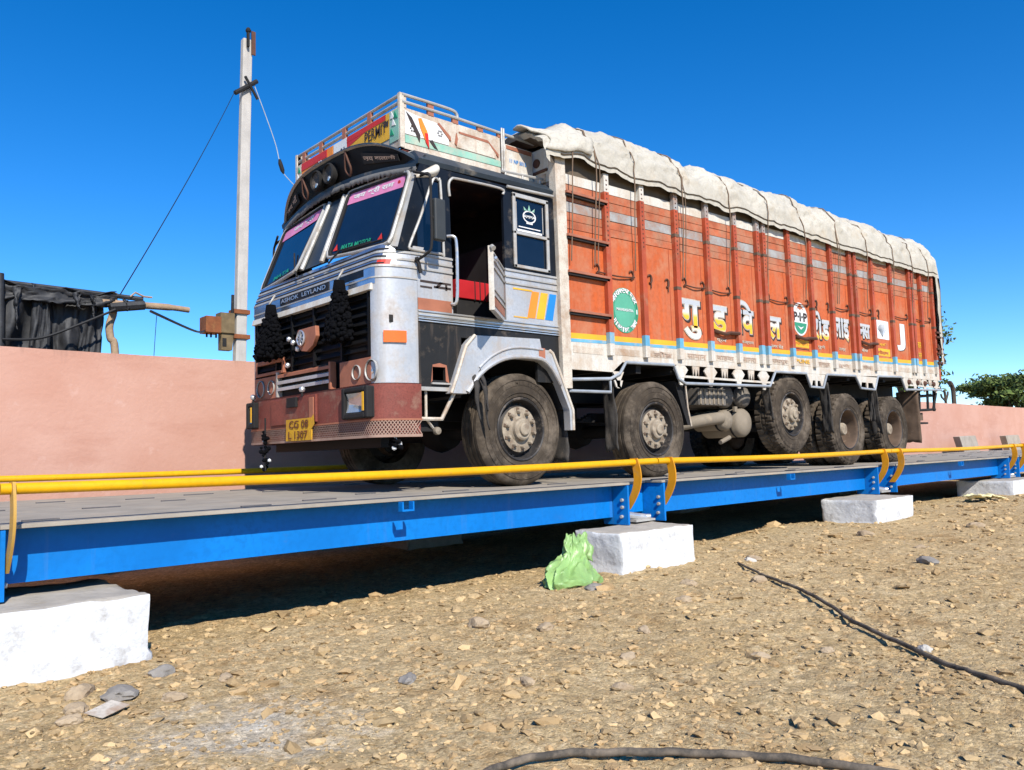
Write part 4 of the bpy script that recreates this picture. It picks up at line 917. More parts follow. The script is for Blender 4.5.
# ---- roof carrier with painted boards
b = MB(); X0, X1c, W = .42, 2.0, .955
car = MB()
for sy in (-1, 1):
    ya, yb = sorted((W*sy, (W-.025)*sy))
    car.box(X0, 1.56, ya, yb, 2.96, 3.345, m_cream); car.box(1.62, 1.99, ya, yb, 2.97, 3.30, m_white)
    yo = W*sy
    P = lambda u, w_, t, sy=sy: (u, W*sy+sy*t, w_)
    def pol(pts, m, t=.006): 
        car.prism(pts, *sorted((yo, yo+t*sy)), m)
    pol([(X0+.03, 3.03), (1.56, 3.05), (1.56, 3.11), (X0+.03, 3.10)], m_ltgreen)
    pol([(X0+.03, 3.11), (.93, 3.115), (.93, 3.17), (.86, 3.23), (.82, 3.29), (.60, 3.30), (X0+.03, 3.32)], m_letw)
    pol([(1.02, 3.12), (1.50, 3.12), (1.50, 3.18), (1.42, 3.26), (1.07, 3.27), (1.02, 3.22)], m_cream, .008)
    for pts in ([(.82, 3.30), (.95, 3.20), (.955, 3.16), (.93, 3.17), (.86, 3.235), (.80, 3.285)], [(1.05, 3.275), (1.40, 3.275), (1.53, 3.17), (1.53, 3.135), (1.41, 3.25), (1.06, 3.255)], [(1.02, 3.255), (1.0, 3.15), (1.02, 3.13), (1.035, 3.2)], [(.46, 3.31), (.52, 3.27), (.61, 3.13), (.60, 3.06), (.56, 3.13), (.49, 3.25)]):
        pol(pts, m_rustlt if pts[0][0] > .5 else m_letk, .011)
    pol([(.59, 3.28), (.62, 3.29), (.685, 3.18), (.70, 3.05), (.66, 3.10), (.61, 3.2)], m_stor, .014); pol([(.655, 3.16), (.69, 3.165), (.70, 3.03), (.665, 3.08)], m_red, .017)
    pol([(.71, 3.10), (.74, 3.12), (.80, 3.04), (.76, 3.05)], m_letk, .012)
    for cx, cz in ((.53, 3.17), (.83, 3.20)):
        for a in range(6): 
            x, z = cx+.022*math.cos(a*1.047), cz+.024*math.sin(a*1.047); pol([(x-.007, z-.007), (x+.007, z-.007), (x+.007, z+.007), (x-.007, z+.007)], m_letk, .009)
    pol([(1.64, 3.255), (1.97, 3.25), (1.97, 3.29), (1.64, 3.29)], m_rustlt)
    if sy < 0: car.text('11 NP 5015', 1.68, 1.90, 3.125, 3.165, 0, m_sblu, .02, P=P)
    else: pass
    # rails
    car.tube([(X0, W*sy, 3.395), (1.0, W*sy, 3.40), (2.02, W*sy, 3.385)], .015, m_steelw, 8)
    car.tube(path([(X0, W*sy, 3.46), (.8, W*sy, 3.465), (.98, W*sy, 3.462), (1.03, W*sy, 3.44), (1.04, W*sy, 3.40)], 5), .015, m_steelw, 8)
    for x in (X0+.0, .72, 1.0, 1.3, 1.55): car.box(x-.015 if x > .5 else x-.012, x+.05, ya, yb, 3.34, 3.47 if x < .9 else 3.40, m_rustlt if x > .5 else m_cream)
    for x in (1.575, 1.60): car.tube([(x, W*sy+.01*sy, 3.0), (x, W*sy+.012*sy, 3.44)], .011, m_steelw, 6)
    car.box(1.58, 1.62, ya, yb, 2.96, 3.38, m_hook)
    # low rack rail by the rear of the roof
    car.tube([(1.45, 1.09*sy, 2.955), (2.0, 1.09*sy, 2.985)], .012, m_steelw, 6)
    for x in (1.5, 1.72, 1.95): car.tube([(x, 1.09*sy, 2.91), (x, 1.09*sy, 2.97+(x-1.5)*.04)], .01, m_steelw, 6)
car.box(X0-.02, X0, -W, W, 2.98, 3.345, m_cream)
car.box(X0-.024, X0+.02, -W-.008, -W+.025, 2.98, 3.47, m_cream); car.box(X0-.024, X0+.02, W-.025, W+.008, 2.98, 3.47, m_cream)
car.tube([(X0, -W, 3.46), (X0, W, 3.46)], .015, m_steelw, 8); car.tube([(X0, -W, 3.395), (X0, W, 3.395)], .015, m_steelw, 8)
for y in (-.45, 0, .45, .8): car.box(X0-.015, X0+.015, y-.03, y+.03, 3.34, 3.46, m_rustlt)
xf = X0-.022
def fp(y0, y1, z0, z1, m, t=.004): car.box(xf-t, xf, min(y0, y1), max(y0, y1), z0, z1, m)
fp(-.08, -.80, 3.10, 3.33, m_yellow); fp(-.08, -.74, 3.285, 3.335, m_red, .007); fp(-.80, -.94, 3.05, 3.33, m_ltgreen)
car.prism([(-.08, 3.335), (-.08, 3.23), (-.40, 3.285), (-.74, 3.285), (-.74, 3.335)], xf-.006, xf, m_red, 'x')
fp(.17, -.07, 3.10, 3.34, m_letw); fp(.82, .19, 3.12, 3.34, m_stor); fp(.82, .3, 3.26, 3.335, m_red, .008); fp(.94, .84, 3.05, 3.33, m_cream)
for k in range(5): car.box(xf-.008, xf, .84-.2+k*.02-.25, .84-.2+k*.02-.235, 3.14, 3.24+.02*(k % 2), m_letw)
for k, (y, z) in enumerate([(-.84, 3.14), (-.87, 3.22), (-.90, 3.28), (-.85, 3.29), (.88, 3.15), (.9, 3.22), (.87, 3.28)]): car.prism([(y-.03, z-.03), (y+.03, z-.02), (y+.01, z+.04)], xf-.009, xf, m_letw if k % 2 else m_green, 'x')
car.text('PERMIT', .40, .76, 3.17, 3.275, 0, m_letk, .012, P=lambda u, w_, t: (xf-.006-t, -u, w_)); car.text('AJ', -.06, .04, 3.20, 3.26, 0, m_letk, .03, P=lambda u, w_, t: (xf-.006-t, -u, w_))
car.prism([(-.70, 3.24), (-.79, 3.275), (-.78, 3.215)], xf-.008, xf, m_letk, 'x')
car.box(X0, 2.0, -W, W, 2.955, 2.975, m_rust)
car.build('roof_carrier', T)

# ---- side windows, decals, arches
for sy in (-1, 1):
    yw = 1.222*sy; yo = 1.238*sy
    b = MB(); b.prism([(.29, 2.0), (.625, 2.0), (.60, 2.62), (.53, 2.62)], *sorted((yw, yw+.006*sy)), m_glass)
    q = b.build('quarter_window', T)
    b = MB(); b.tube(path([(.33, yo, 1.995), (.60, yo, 2.0), (.63, yo, 2.03), (.61, yo, 2.6), (.59, yo, 2.64), (.53, yo, 2.63), (.40, yo, 2.30), (.28, yo, 2.03), (.29, yo, 2.0), (.33, yo, 1.995)], 4), .012, m_steelw, 8)
    b.build('window_frame', q)
    b = MB(); b.box(1.42, 1.89, *sorted((yw, yw+.006*sy)), 2.01, 2.69, m_glass); q = b.build('rear_window', T)
    b = MB()
    for (a, c, d, e2) in ((1.435, 1.47, 2.0, 2.7), (1.86, 1.895, 2.0, 2.7), (1.435, 1.895, 2.665, 2.705), (1.435, 1.895, 2.0, 2.03), (1.435, 1.895, 2.315, 2.345)): b.box(a, c, *sorted((yo-.004*sy, yo+.016*sy)), d, e2, m_steelw)
    b.tube([(1.36, yo+.02*sy, 2.74), (1.95, yo+.03*sy, 2.755)], .016, m_steelw, 8)
    b.build('window_frame', q, bevel=.005)
    b = MB(); y_ = yw+.0065*sy
    PP = lambda u, w_, t, y_=y_, sy=sy: (u, y_+sy*t, w_)
    if sy < 0:
        b.text('AMMA', 1.585, 1.735, 2.49, 2.53, 0, m_letw, .02, P=PP); b.lathe([(.085, -.001), (.085, -.003), (.07, -.003), (.07, -.001)], m_letw, 28, 'y', (1.66, y_, 2.51), close=True)
        b.v = [(x, y, 2.51+(z-2.51)*.7) if abs(x-1.66) < .1 and 2.4 < z < 2.62 else (x, y, z) for x, y, z in b.v]
        for a in (-.045, 0, .045): b.prism([(1.66+a-.02, 2.565), (1.66+a+.02, 2.565), (1.66+a*1.6, 2.60+.025*(a == 0))], y_-.003, y_-.001, m_ltgreen)
        b.box(1.52, 1.80, y_-.003, y_-.001, 2.395, 2.405, m_letw); b.box(1.50, 1.82, y_-.003, y_-.001, 2.355, 2.375, m_letw); b.box(1.62, 1.70, y_-.003, y_-.001, 2.44, 2.455, m_letw)
        for xx in (1.49, 1.83): b.box(xx, xx+.008, y_-.003, y_-.001, 2.37, 2.63, m_steelw)
        b.build('window_sticker', q)
    yd0, yd1 = sorted((1.235*sy, 1.239*sy)); b = MB()
    for xa, mm in ((1.62, m_stor), (1.735, m_yellow), (1.85, m_sblu)):
        b.prism([(xa-.03, 1.545), (xa+.07, 1.545), (xa+.13, 1.80), (xa+.04, 1.80)], yd0, yd1, mm)
    b.box(1.42, 1.66, yd0, yd1, 1.795, 1.81, m_yellow); b.box(1.42, 1.60, yd0, yd1, 1.535, 1.547, m_yellow); b.build('stripe_decal', T); b = MB()
    if sy < 0:
        for zz, x0_, x1_ in ((1.735, .38, .58), (1.70, .52, .70)): b.box(x0_, x1_, yd0, yd1, zz, zz+.018, m_letk)
        b.prism([(.53, 1.70), (.56, 1.70), (.62, 1.755), (.58, 1.755)], yd0, yd1, m_letk); b.box(.58, .70, yd0, yd1, 1.74, 1.755, m_letk); b.box(.64, .66, yd0, yd1, 1.69, 1.74, m_letk); b.box(.38, .50, yd0, yd1, 1.69, 1.705, m_letk); b.build('line_decal', T)
    O = [(.63, .81), (.70, .97), (.80, 1.22), (.90, 1.32), (1.68, 1.345), (1.70, 1.25), (1.80, 1.245), (1.84, 1.22), (1.96, .98), (2.09, .69), (2.09, .50)]
    I = [(2.05, .50), (2.045, .69), (1.93, .92), (1.82, 1.06), (1.68, 1.145), (1.42, 1.15), (1.22, 1.12), (1.04, 1.04), (.91, .94), (.80, .81)]
    b = MB(); b.prism(O+I, *sorted((1.30*sy, 1.215*sy)), m_silver)
    b.tube(path([(x, 1.305*sy, z+.012) for x, z in I[::-1][:8]], 4), .022, m_silver, 8)
    b.tube(path([(x+.03, 1.303*sy, z+.10) for x, z in I[::-1][1:6]], 4), .012, m_silver, 8)
    b.tube([(x, 1.30*sy, z) for x, z in O[:4]], .016, m_cream, 6); b.tube([(x, 1.30*sy, z) for x, z in O[6:]], .016, m_cream, 6)
    b.box(1.66, 1.74, *sorted((1.306*sy, 1.30*sy)), 1.15, 1.26, m_rustlt)
    b.build('wheel_arch', T, bevel=.008)
    b = MB(); b.prism([(.75, .80), (.86, .98), (1.05, 1.12), (1.25, 1.19), (1.66, 1.20), (1.84, 1.10), (2.0, .9), (2.06, .7), (2.03, .7), (1.97, .88), (1.82, 1.06), (1.65, 1.165), (1.26, 1.155), (1.07, 1.085), (.89, .95), (.79, .78)], *sorted((1.22*sy, .45*sy)), m_deep); b.build('mudguard', T)
    # rear-view mirror
    b = MB(); b.box(.385, .50, *sorted((1.40*sy, 1.455*sy)), 2.045, 2.40, m_mirror)
    mi = b.build('mirror', T, bevel=.018)
    b = MB(); b.tube(path([(.40, 1.23*sy, 2.64), (.375, 1.40*sy, 2.60), (.37, 1.42*sy, 2.4), (.37, 1.42*sy, 2.02), (.35, 1.38*sy, 1.94), (.33, 1.24*sy, 1.90)], 5), .012, m_deep, 8)
    b.tube([(.37, 1.42*sy, 2.23), (.40, 1.42*sy, 2.23)], .02, m_deep, 8); b.tube([(.33, 1.26*sy, 1.93), (.35, 1.27*sy, 1.86), (.36, 1.27*sy, 1.80)], .016, m_deep, 6); b.tube([(.375, 1.40*sy, 2.60), (.33, 1.24*sy, 2.66)], .012, m_deep, 6)
    b.build('mirror_arm', mi)
    b = MB(); b.tube(path([(.66, 1.25*sy, 2.16), (.70, 1.29*sy, 2.155), (.72, 1.30*sy, 2.10), (.725, 1.30*sy, 1.85), (.72, 1.29*sy, 1.60), (.70, 1.24*sy, 1.58)], 5), .014, m_chrome, 8); b.build('grab_rail', T)
# near door swung open on its rear hinge, far door shut
def door(hinge, tip, sy):
    h, t = Vector(hinge), Vector(tip); d = (t-h).normalized(); n = Vector((d.y, -d.x, 0))
    if n.y*sy < 0: n = -n
    L0 = (t-h).length
    def P(u, z, k): return h+d*u+n*k+Vector((0, 0, z))
    def slab(u0, u1, z0, z1, k0, k1, m, b): b.hexa([P(u0, z0, k0), P(u1, z0, k0), P(u1, z0, k1), P(u0, z0, k1)], [P(u0, z1, k0), P(u1, z1, k0), P(u1, z1, k1), P(u0, z1, k1)], m)
    b = MB(); slab(0, L0, 1.485, 1.985, -.04, 0, m_silver, b); slab(L0-.002, L0+.006, 1.485, 2.03, -.042, .004, m_white, b)
    for z in (1.61, 1.66, 1.845, 1.905, 1.965): slab(0, L0, z-.007, z+.007, 0, .010, m_steelw, b)
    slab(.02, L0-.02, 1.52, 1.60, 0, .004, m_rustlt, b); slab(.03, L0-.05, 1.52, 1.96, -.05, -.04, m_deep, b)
    o = b.build('door', T, bevel=.004)
    b = MB(); b.tube([P(L0-.12, 1.93, .02), P(L0-.02, 1.93, .02)], .012, m_chrome, 8); b.tube([P(L0-.0, 2.02, -.01), P(L0+.02, 2.0, .01)], .022, m_steelw, 8); b.build('handle', o)
    return o
o = door((1.322, -1.222, 0), (.845, -1.63, 0), -1); o['label'] = 'silver half open door swung out on its rear hinge'
o = door((1.322, 1.236, 0), (.725, 1.236, 0), 1)
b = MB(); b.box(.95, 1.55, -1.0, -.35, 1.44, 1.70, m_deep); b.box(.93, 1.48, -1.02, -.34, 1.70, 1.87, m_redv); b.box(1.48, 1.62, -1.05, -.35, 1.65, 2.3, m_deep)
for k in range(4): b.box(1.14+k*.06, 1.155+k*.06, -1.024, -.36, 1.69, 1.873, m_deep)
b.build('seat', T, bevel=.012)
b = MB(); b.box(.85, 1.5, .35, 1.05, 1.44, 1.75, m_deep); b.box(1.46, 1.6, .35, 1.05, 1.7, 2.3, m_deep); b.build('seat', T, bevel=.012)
b = MB(); b.lathe([(.20, -.012), (.212, 0), (.20, .012), (.188, 0)], m_deep, 28, 'x', (0, 0, 0), close=True); o = b.build('steering_wheel', T, loc=(.55, .7, 2.05)); o.rotation_euler = (0, -.9, 0)

# ---- cargo body
K = .0225
def zw(x, z): return z+K*(x-2.1)
ribs = [2.70, 3.27, 3.87, 4.47, 5.055, 5.57, 5.72, 6.33, 6.91, 7.49, 8.08, 8.24, 8.80, 9.47, 10.18, 10.29, 10.63, 11.12]
XB0, XB1 = 2.08, 11.30
strips = [(1.36, 1.392, m_sky), (1.392, 1.447, m_yellow), (1.447, 2.475, m_orange), (2.482, 2.56, m_orangep), (2.566, 2.645, m_orangep), (2.652, 2.752, m_greyp), (2.758, 2.84, m_orangep), (2.846, 2.925, m_orangep), (2.932, 3.03, m_white)]
for sy in (-1, 1):
    b = MB(); edges = [XB0]+ribs+[XB1]
    for xa, xb in zip(edges[:-1], edges[1:]):
        for z0, z1, mm in strips:
            j = random.uniform(-.004, .004) if mm not in (m_orange,) else 0
            pl = z0 > 2.47
            y0, y1 = sorted(((1.25+(j if pl else 0))*sy, 1.225*sy))
            b.hexa([(xa, y0, zw(xa, z0)), (xb, y0, zw(xb, z0)), (xb, y1, zw(xb, z0)), (xa, y1, zw(xa, z0))], [(xa, y0, zw(xa, z1)), (xb, y0, zw(xb, z1)), (xb, y1, zw(xb, z1)), (xa, y1, zw(xa, z1))], mm)
    b.hexa([(XB0, 1.20*sy, 1.3), (XB1, 1.20*sy, 1.5), (XB1, 1.215*sy, 1.5), (XB0, 1.215*sy, 1.3)], [(XB0, 1.20*sy, 3.2), (XB1, 1.20*sy, 3.3), (XB1, 1.215*sy, 3.3), (XB0, 1.215*sy, 3.2)], m_deep)
    # board joints and fixing holes
    for xa, xb in zip(edges[:-1], edges[1:]):
        if xb-xa > .4 and xa > 2.2:
            xm = xb-.11; b.hexa([(xm, 1.25*sy, zw(xm, 1.45)), (xm+.006, 1.25*sy, zw(xm, 1.45)), (xm+.006, 1.254*sy, zw(xm, 1.45)), (xm, 1.254*sy, zw(xm, 1.45))], [(xm, 1.25*sy, zw(xm, 2.47)), (xm+.006, 1.25*sy, zw(xm, 2.47)), (xm+.006, 1.254*sy, zw(xm, 2.47)), (xm, 1.254*sy, zw(xm, 2.47))], m_rib)
    b.build('side_board', T)
    for x in ribs:
        b = MB(); wd = .036
        for z0, z1, mm in ((1.24, 1.362, m_white), (1.362, 1.475, m_sky), (1.475, 2.93, m_rib), (2.93, 3.12, m_white if x < 3.4 else m_greyp if x < 6 else m_rib)):
            dz = K*(x-2.1)*(1 if z0 < 2.5 else 1); 
            b.box(x-wd, x+wd, *sorted((1.252*sy, 1.300*sy)), z0+dz, z1+dz-.0005, mm)
        for k in range(14):
            zz = 2.42+k*.048+K*(x-2.1); b.box(x-.010, x+.010, *sorted((1.300*sy, 1.3015*sy)), zz, zz+.016, m_hook)
        zz = 2.05+K*(x-2.1)
        if x > 3.3:
            for zq in (2.02, 2.62): b.box(x-wd-.004, x+wd+.004, *sorted((1.25*sy, 1.303*sy)), zq+K*(x-2.1), zq+.035+K*(x-2.1), m_rimbrown)
        b.build('rib_post', T, bevel=.006)
    # white skirt board
    lo = [(2.13, 1.09), (2.74, 1.09), (2.90, 1.20), (3.78, 1.22), (5.88, 1.24), (6.68, 1.255), (7.25, 1.265), (8.11, 1.285), (8.86, 1.31), (9.69, 1.33), (11.28, 1.335)]
    hi = [(11.28, zw(11.28, 1.358)), (2.13, zw(2.13, 1.358))]
    b = MB(); b.prism(lo+hi, *sorted((1.228*sy, 1.252*sy)), m_white)
    for xa, xb in zip(edges[:-1], edges[1:]):
        if xb-xa > .35:
            b.box(xa+.09, xb-.09, *sorted((1.252*sy, 1.255*sy)), zw(xa, 1.255), zw(xa, 1.325), m_cream)
    b.build('skirt_board', T, bevel=.004)
    b = MB()
    b.tube([(2.10, 1.255*sy, .99), (2.70, 1.255*sy, 1.02), (2.85, 1.255*sy, 1.08), (2.95, 1.255*sy, 1.20), (3.76, 1.255*sy, 1.215), (3.84, 1.255*sy, 1.07), (3.96, 1.255*sy, 1.02), (5.74, 1.255*sy, 1.05), (5.89, 1.255*sy, 1.24), (6.67, 1.255*sy, 1.255), (6.78, 1.255*sy, 1.08), (7.13, 1.255*sy, 1.075), (7.25, 1.255*sy, 1.265), (8.11, 1.255*sy, 1.285), (8.27, 1.255*sy, 1.11), (8.73, 1.255*sy, 1.10), (8.86, 1.255*sy, 1.31), (9.69, 1.255*sy, 1.335), (9.83, 1.255*sy, 1.14), (11.30, 1.255*sy, 1.18)], .017, m_greyrail, 8)
    b.build('skirt_pipe', T)
    b = MB(); y0, y1 = sorted((1.235*sy, 1.250*sy))
    for xa, xb in ((3.86, 5.85), (9.83, 11.27)):
        zt = (1.235 if xa < 5 else 1.34); zb = 1.03 if xa < 5 else 1.15; cs = [3.90, 4.47, 5.055, 5.62] if xa < 5 else [9.90, 10.24, 10.63, 11.12]; n = len(cs)-1
        for k in range(n+1):
            x = cs[k]; st_ = cs[min(k+1, n)]-x
            b.prism([(x-.06, zt), (x-.13, (zt+zb)/2+.04), (x-.06, zb+.07), (x-.025, zb-.03), (x+.025, zb-.03), (x+.06, zb+.07), (x+.13, (zt+zb)/2+.04), (x+.06, zt)], y0, y1, m_white)
            if k < n:
                xm = x+st_/2; b.prism([(xm-.07, zt), (xm-.05, zb+.08), (xm-.03, zt-.04), (xm, zb+.07), (xm+.03, zt-.04), (xm+.05, zb+.08), (xm+.07, zt)], y0+.002, y1-.002, m_cream)
        b.box(xa, xb, y0-.002, y1+.002, zb+.055, zb+.08, m_white)
        b.build('scalloped_trim', T); b = MB()
    for xa, xb, z in ((2.74, 2.92, 1.1), (6.70, 7.22, 1.26), (8.16, 8.84, 1.29)):
        xm = (xa+xb)/2; b.prism([(xa, z), (xa+.10, z-.16), (xa+.13, z-.16), (xa+.16, z-.09), (xm-.03, z-.09), (xm-.02, z-.17), (xm+.02, z-.17), (xm+.03, z-.09), (xb-.16, z-.09), (xb-.13, z-.16), (xb-.10, z-.16), (xb, z)], y0, y1, m_white); b.build('scalloped_trim', T); b = MB()
# floor, headboard, tailboard
b = MB(); b.hexa([(2.12, -1.2, 1.19), (11.28, -1.2, 1.31), (11.28, 1.2, 1.31), (2.12, 1.2, 1.19)], [(2.12, -1.2, 1.25), (11.28, -1.2, 1.37), (11.28, 1.2, 1.37), (2.12, 1.2, 1.25)], m_deep)
for x in np.arange(2.6, 11.2, .6): b.box(x, x+.08, -1.18, 1.18, zw(x, 1.08)-.0, zw(x, 1.19), m_deep)
b.build('floor', T)
b = MB(); b.box(2.04, 2.08, -1.18, 1.18, 1.0, 3.25, m_greyp); b.box(2.02, 2.04, -1.1, 1.1, 2.96, 3.05, m_cream); b.box(2.03, 2.04, -1.15, 1.15, 2.96, 3.32, m_white)
b.tube([(2.03, -.98, 3.18), (2.01, -.98, 3.18)], .045, m_hook, 12); b.box(2.015, 2.03, -1.13, -.4, 3.07, 3.10, m_hook)
for sy in (-1, 1): b.prism([(1.995, .90), (2.115, .90), (2.115, 3.22), (1.97, 3.22), (1.985, 2.4)], *sorted((1.19*sy, 1.285*sy)), m_cream)
b.build('headboard', T, bevel=.006)
b = MB(); b.box(11.28, 11.33, -1.22, 1.22, 1.42, 3.25, m_orange)
for y in (-1.2, -.6, 0, .6, 1.2): b.box(11.33, 11.39, y-.04, y+.04, 1.35, 3.2, m_rib)
for z in (1.62, 1.78, 1.86, 2.06, 2.14): b.box(11.10, 11.36, -1.33, -1.24, z, z+.03, m_hook)
for x, z in ((11.3, 1.7), (11.32, 2.02), (11.16, 1.85)): b.tube([(x, -1.30, z-.10), (x+.03, -1.33, z), (x, -1.30, z+.10)], .02, m_hook, 8)
b.build('tailboard', T)
# climbing rungs
for z in (2.832, 2.402, 2.043, 1.654):
    b = MB(); b.box(2.10, 2.70, -1.315, -1.255, z-.012, z+.012, m_rustlt); b.box(2.10, 2.70, -1.30, -1.255, z-.035, z-.012, m_deep); b.build('climbing_rung', T)
for xa, z in ((4.53, 1.66), (6.42, 1.74), (8.33, 1.80)):
    b = MB(); b.tube(path([(xa, YS-.03, z), (xa+.2, YS-.05, z-.03), (xa+.3, YS-.05, z-.01), (xa+.52, YS-.04, z+.0)], 4), .022, m_hook, 6); b.build('lashing_bar', T)
# hooks with wire links
for xa, xb, z in ((2.55, 3.14, 2.13), (4.02, 4.42, 2.17), (4.52, 4.95, 2.17), (5.8, 6.3, 2.2), (6.4, 6.85, 2.22), (7.55, 8.03, 2.27), (8.3, 8.78, 2.28), (9.52, 10.1, 2.33), (10.3, 11.05, 2.36)):
    b = MB()
    for x in (xa, xb-.05):
        b.tube([(x+.035*math.cos(a), YS-.012, z+.045*math.sin(a)) for a in np.linspace(-1.9, 2.6, 12)], .009, m_hook, 6)
    b.tube(path([(xa, YS-.015, z-.03), ((xa+xb)/2, YS-.03, z-.045), (xb, YS-.015, z-.02)], 5), .008, m_hook, 6); b.build('tie_hook', T)
for x, z in ((3.40, 2.13), (3.70, 2.12), (5.12, 2.17), (7.05, 2.24), (7.38, 2.24), (9.0, 2.3)):
    b = MB(); b.tube([(x+.035*math.cos(a), YS-.012, z+.045*math.sin(a)) for a in np.linspace(-1.9, 2.6, 12)], .009, m_hook, 6); b.tube([(x+.02, YS-.012, z+.04), (x+.02, YS-.012, z-.10)], .007, m_hook, 6); b.build('tie_hook', T)

# ---- signwriting
def sign(body, x0, x1, z0, z1):
    b = MB(); sh = .022
    b.text(body, x0+sh*.6, x1+sh*1.4, z0-sh*1.2, z1-sh*.2, YS-.001, m_letk, .062)
    b.text(body, x0-.006, x1+.006, z0-.006, z1+.006, YS-.004, m_cream, .044)
    b.text(body, x0+.006, x1-.006, z0+.006, z1-.006, YS-.007, m_fade, .022)
    b.build('painted_letter', T)
for bd, x0, x1, z0, z1 in (('गु', 3.93, 4.31, 1.53, 1.985), ('ड', 4.51, 4.85, 1.64, 1.97), ('िव', 5.06, 5.44, 1.68, 2.09), ('ल', 5.74, 6.09, 1.66, 1.95), ('रोड', 6.93, 7.40, 1.74, 2.14), ('लाइ', 7.52, 8.00, 1.77, 2.10)):
    sign(bd, x0, x1, z0, z1)
b = MB()
for sh, off, dy, mm in ((.02, .062, .001, m_letk), (0, .044, .004, m_cream), (0, .022, .007, m_fade)):
    b.text('न', 8.31+sh, 8.52+sh, 1.86-sh, 2.08-sh, YS-dy, mm, off); b.text('स', 8.44+sh, 8.68+sh, 1.86-sh, 2.08-sh, YS-dy-.0006, mm, off)
b.build('painted_letter', T)
b = MB(); b.text('J', 9.64, 9.96, 1.76, 2.2, YS-.001, m_letw, .05); b.text('J', 9.66, 9.98, 1.75, 2.19, YS-.0005, m_letk, .062, th=.002); b.build('painted_letter', T)
def disc(b, cx, cz, rx, rz, y, m, n=40, th=.003): b.prism([(cx+rx*math.cos(2*PI*i/n), cz+rz*math.sin(2*PI*i/n)) for i in range(n)], y-th, y+.001, m)
b = MB(); disc(b, 2.965, 1.745, .225, .238, YS-.001, m_badge); disc(b, 2.965, 1.745, .165, .178, YS-.004, m_badge2)
def arc_text(body, cx, cz, r, a0, a1, hgt, flip):
    n = len(body)
    for i, ch in enumerate(body):
        if ch == ' ': continue
        a = a0+(a1-a0)*(i+.5)/n; c_, s_ = math.cos(a), math.sin(a)
        tx, tz = (s_, -c_) if not flip else (-s_, c_); nx, nz = (c_, s_) if not flip else (-c_, -s_)
        b.text(ch, -.021, .021, -hgt/2, hgt/2, 0, m_letw, .03, P=lambda u, w_, t: (cx+r*c_+u*tx+w_*nx, YS-.005-t, cz+(r*1.05)*s_+u*tz+w_*nz))
arc_text('महाराष्ट्र मोटर', 2.965, 1.745, .197, 2.75, .45, .05, False); arc_text('मालवाहक संघ', 2.965, 1.745, .197, 3.65, 5.8, .05, True)
b.text('MAHARASHTRA', 2.83, 3.10, 1.735, 1.765, YS-.008, m_letw, .02); b.box(2.76, 2.775, YS-.007, YS-.004, 1.72, 1.77, m_letw); b.box(3.155, 3.17, YS-.007, YS-.004, 1.72, 1.77, m_letw)
b.build('round_badge', T)
b = MB(); disc(b, 6.605, 1.985, .20, .225, YS-.001, m_letw)
b.prism([(6.605+.17*math.cos(a), 1.985+.19*math.sin(a)-.01) for a in np.linspace(PI*1.07, PI*1.93, 20)], YS-.006, YS-.003, m_badge); b.prism([(6.52, 1.89), (6.605, 1.84), (6.69, 1.89), (6.605, 1.87)], YS-.008, YS-.005, m_letw)
b.prism([(6.50, 2.09), (6.56, 2.16), (6.605, 2.185), (6.66, 2.16), (6.71, 2.10), (6.66, 2.13), (6.605, 2.11), (6.55, 2.13)], YS-.006, YS-.003, m_orangep)
b.text('P·I·P', 6.43, 6.785, 1.955, 2.075, YS-.005, m_letk, .035); b.build('oval_badge', T)
b = MB(); b.box(8.88, 9.36, YS-.003, YS-.001, 1.90, 2.19, m_letw)
for k in range(9):
    a = -1.2+k*.3; b.tube([(9.12, YS-.005, 1.94), (9.12+.09*math.sin(a), YS-.005, 2.0+.04*math.cos(a)), (9.12+.16*math.sin(a), YS-.005, 2.02+.11*math.cos(a))], .006, m_greyrail, 5)
b.build('emblem_panel', T)
b = MB(); b.box(6.40, 6.80, YS-.004, YS-.001, 1.60, 1.70, m_yellow); b.box(6.40, 6.80, YS-.004, YS-.001, 1.575, 1.585, m_letk); b.box(6.40, 6.8, YS-.006, YS-.001, 1.715, 1.745, m_letk)
b.text('मध्य प्रदेश', 6.43, 6.77, 1.625, 1.68, YS-.005, m_stor, .02); b.build('route_panel', T)
b = MB(); b.box(8.87, 9.36, YS-.003, YS-.001, 1.635, 1.75, m_yellow); b.text('गोदाम', 8.92, 9.30, 1.66, 1.72, YS-.005, m_orange, .03); b.build('route_panel', T)
words = [('PUNE', 6.42, 6.78, 1.385, 1.44, .009, m_yellow), ('कृषि', 9.0, 9.24, 1.78, 1.84, .002, m_yellow)]
words += [(bd, xa, xb, za, zb, .002, m_cream if xa < 10 else m_yellow) for bd, xa, xb, za, zb in (('प्रेम', 4.62, 4.82, 1.53, 1.59), ('कल्याण', 5.15, 5.42, 1.545, 1.59), ('सागर रोड', 5.80, 6.12, 1.55, 1.60), ('पुणे', 7.05, 7.25, 1.61, 1.67), ('नगर', 7.66, 7.86, 1.625, 1.67), ('सेवा', 8.38, 8.58, 1.66, 1.71), ('खास', 10.45, 10.58, 1.85, 1.95), ('माल', 10.45, 10.58, 1.68, 1.77))]
words += [(bd, xa, xb, zw(xa, 1.262), zw(xa, 1.318), .006, m_fade_txt) for bd, xa, xb in (('लोड', 3.42, 3.74), ('सामान', 4.02, 4.38), ('वाहक', 4.6, 4.95), ('आगरा', 5.15, 5.45), ('रायपुर', 5.82, 6.2), ('नागपुर', 7.0, 7.35), ('पुणे', 7.58, 7.95), ('भिलाई', 8.35, 8.65))]
for bd, xa, xb, za, zb, dy, mm in words:
    MB().text(bd, xa, xb, za, zb, YS-dy, mm, .02).build('small_signwriting', T)

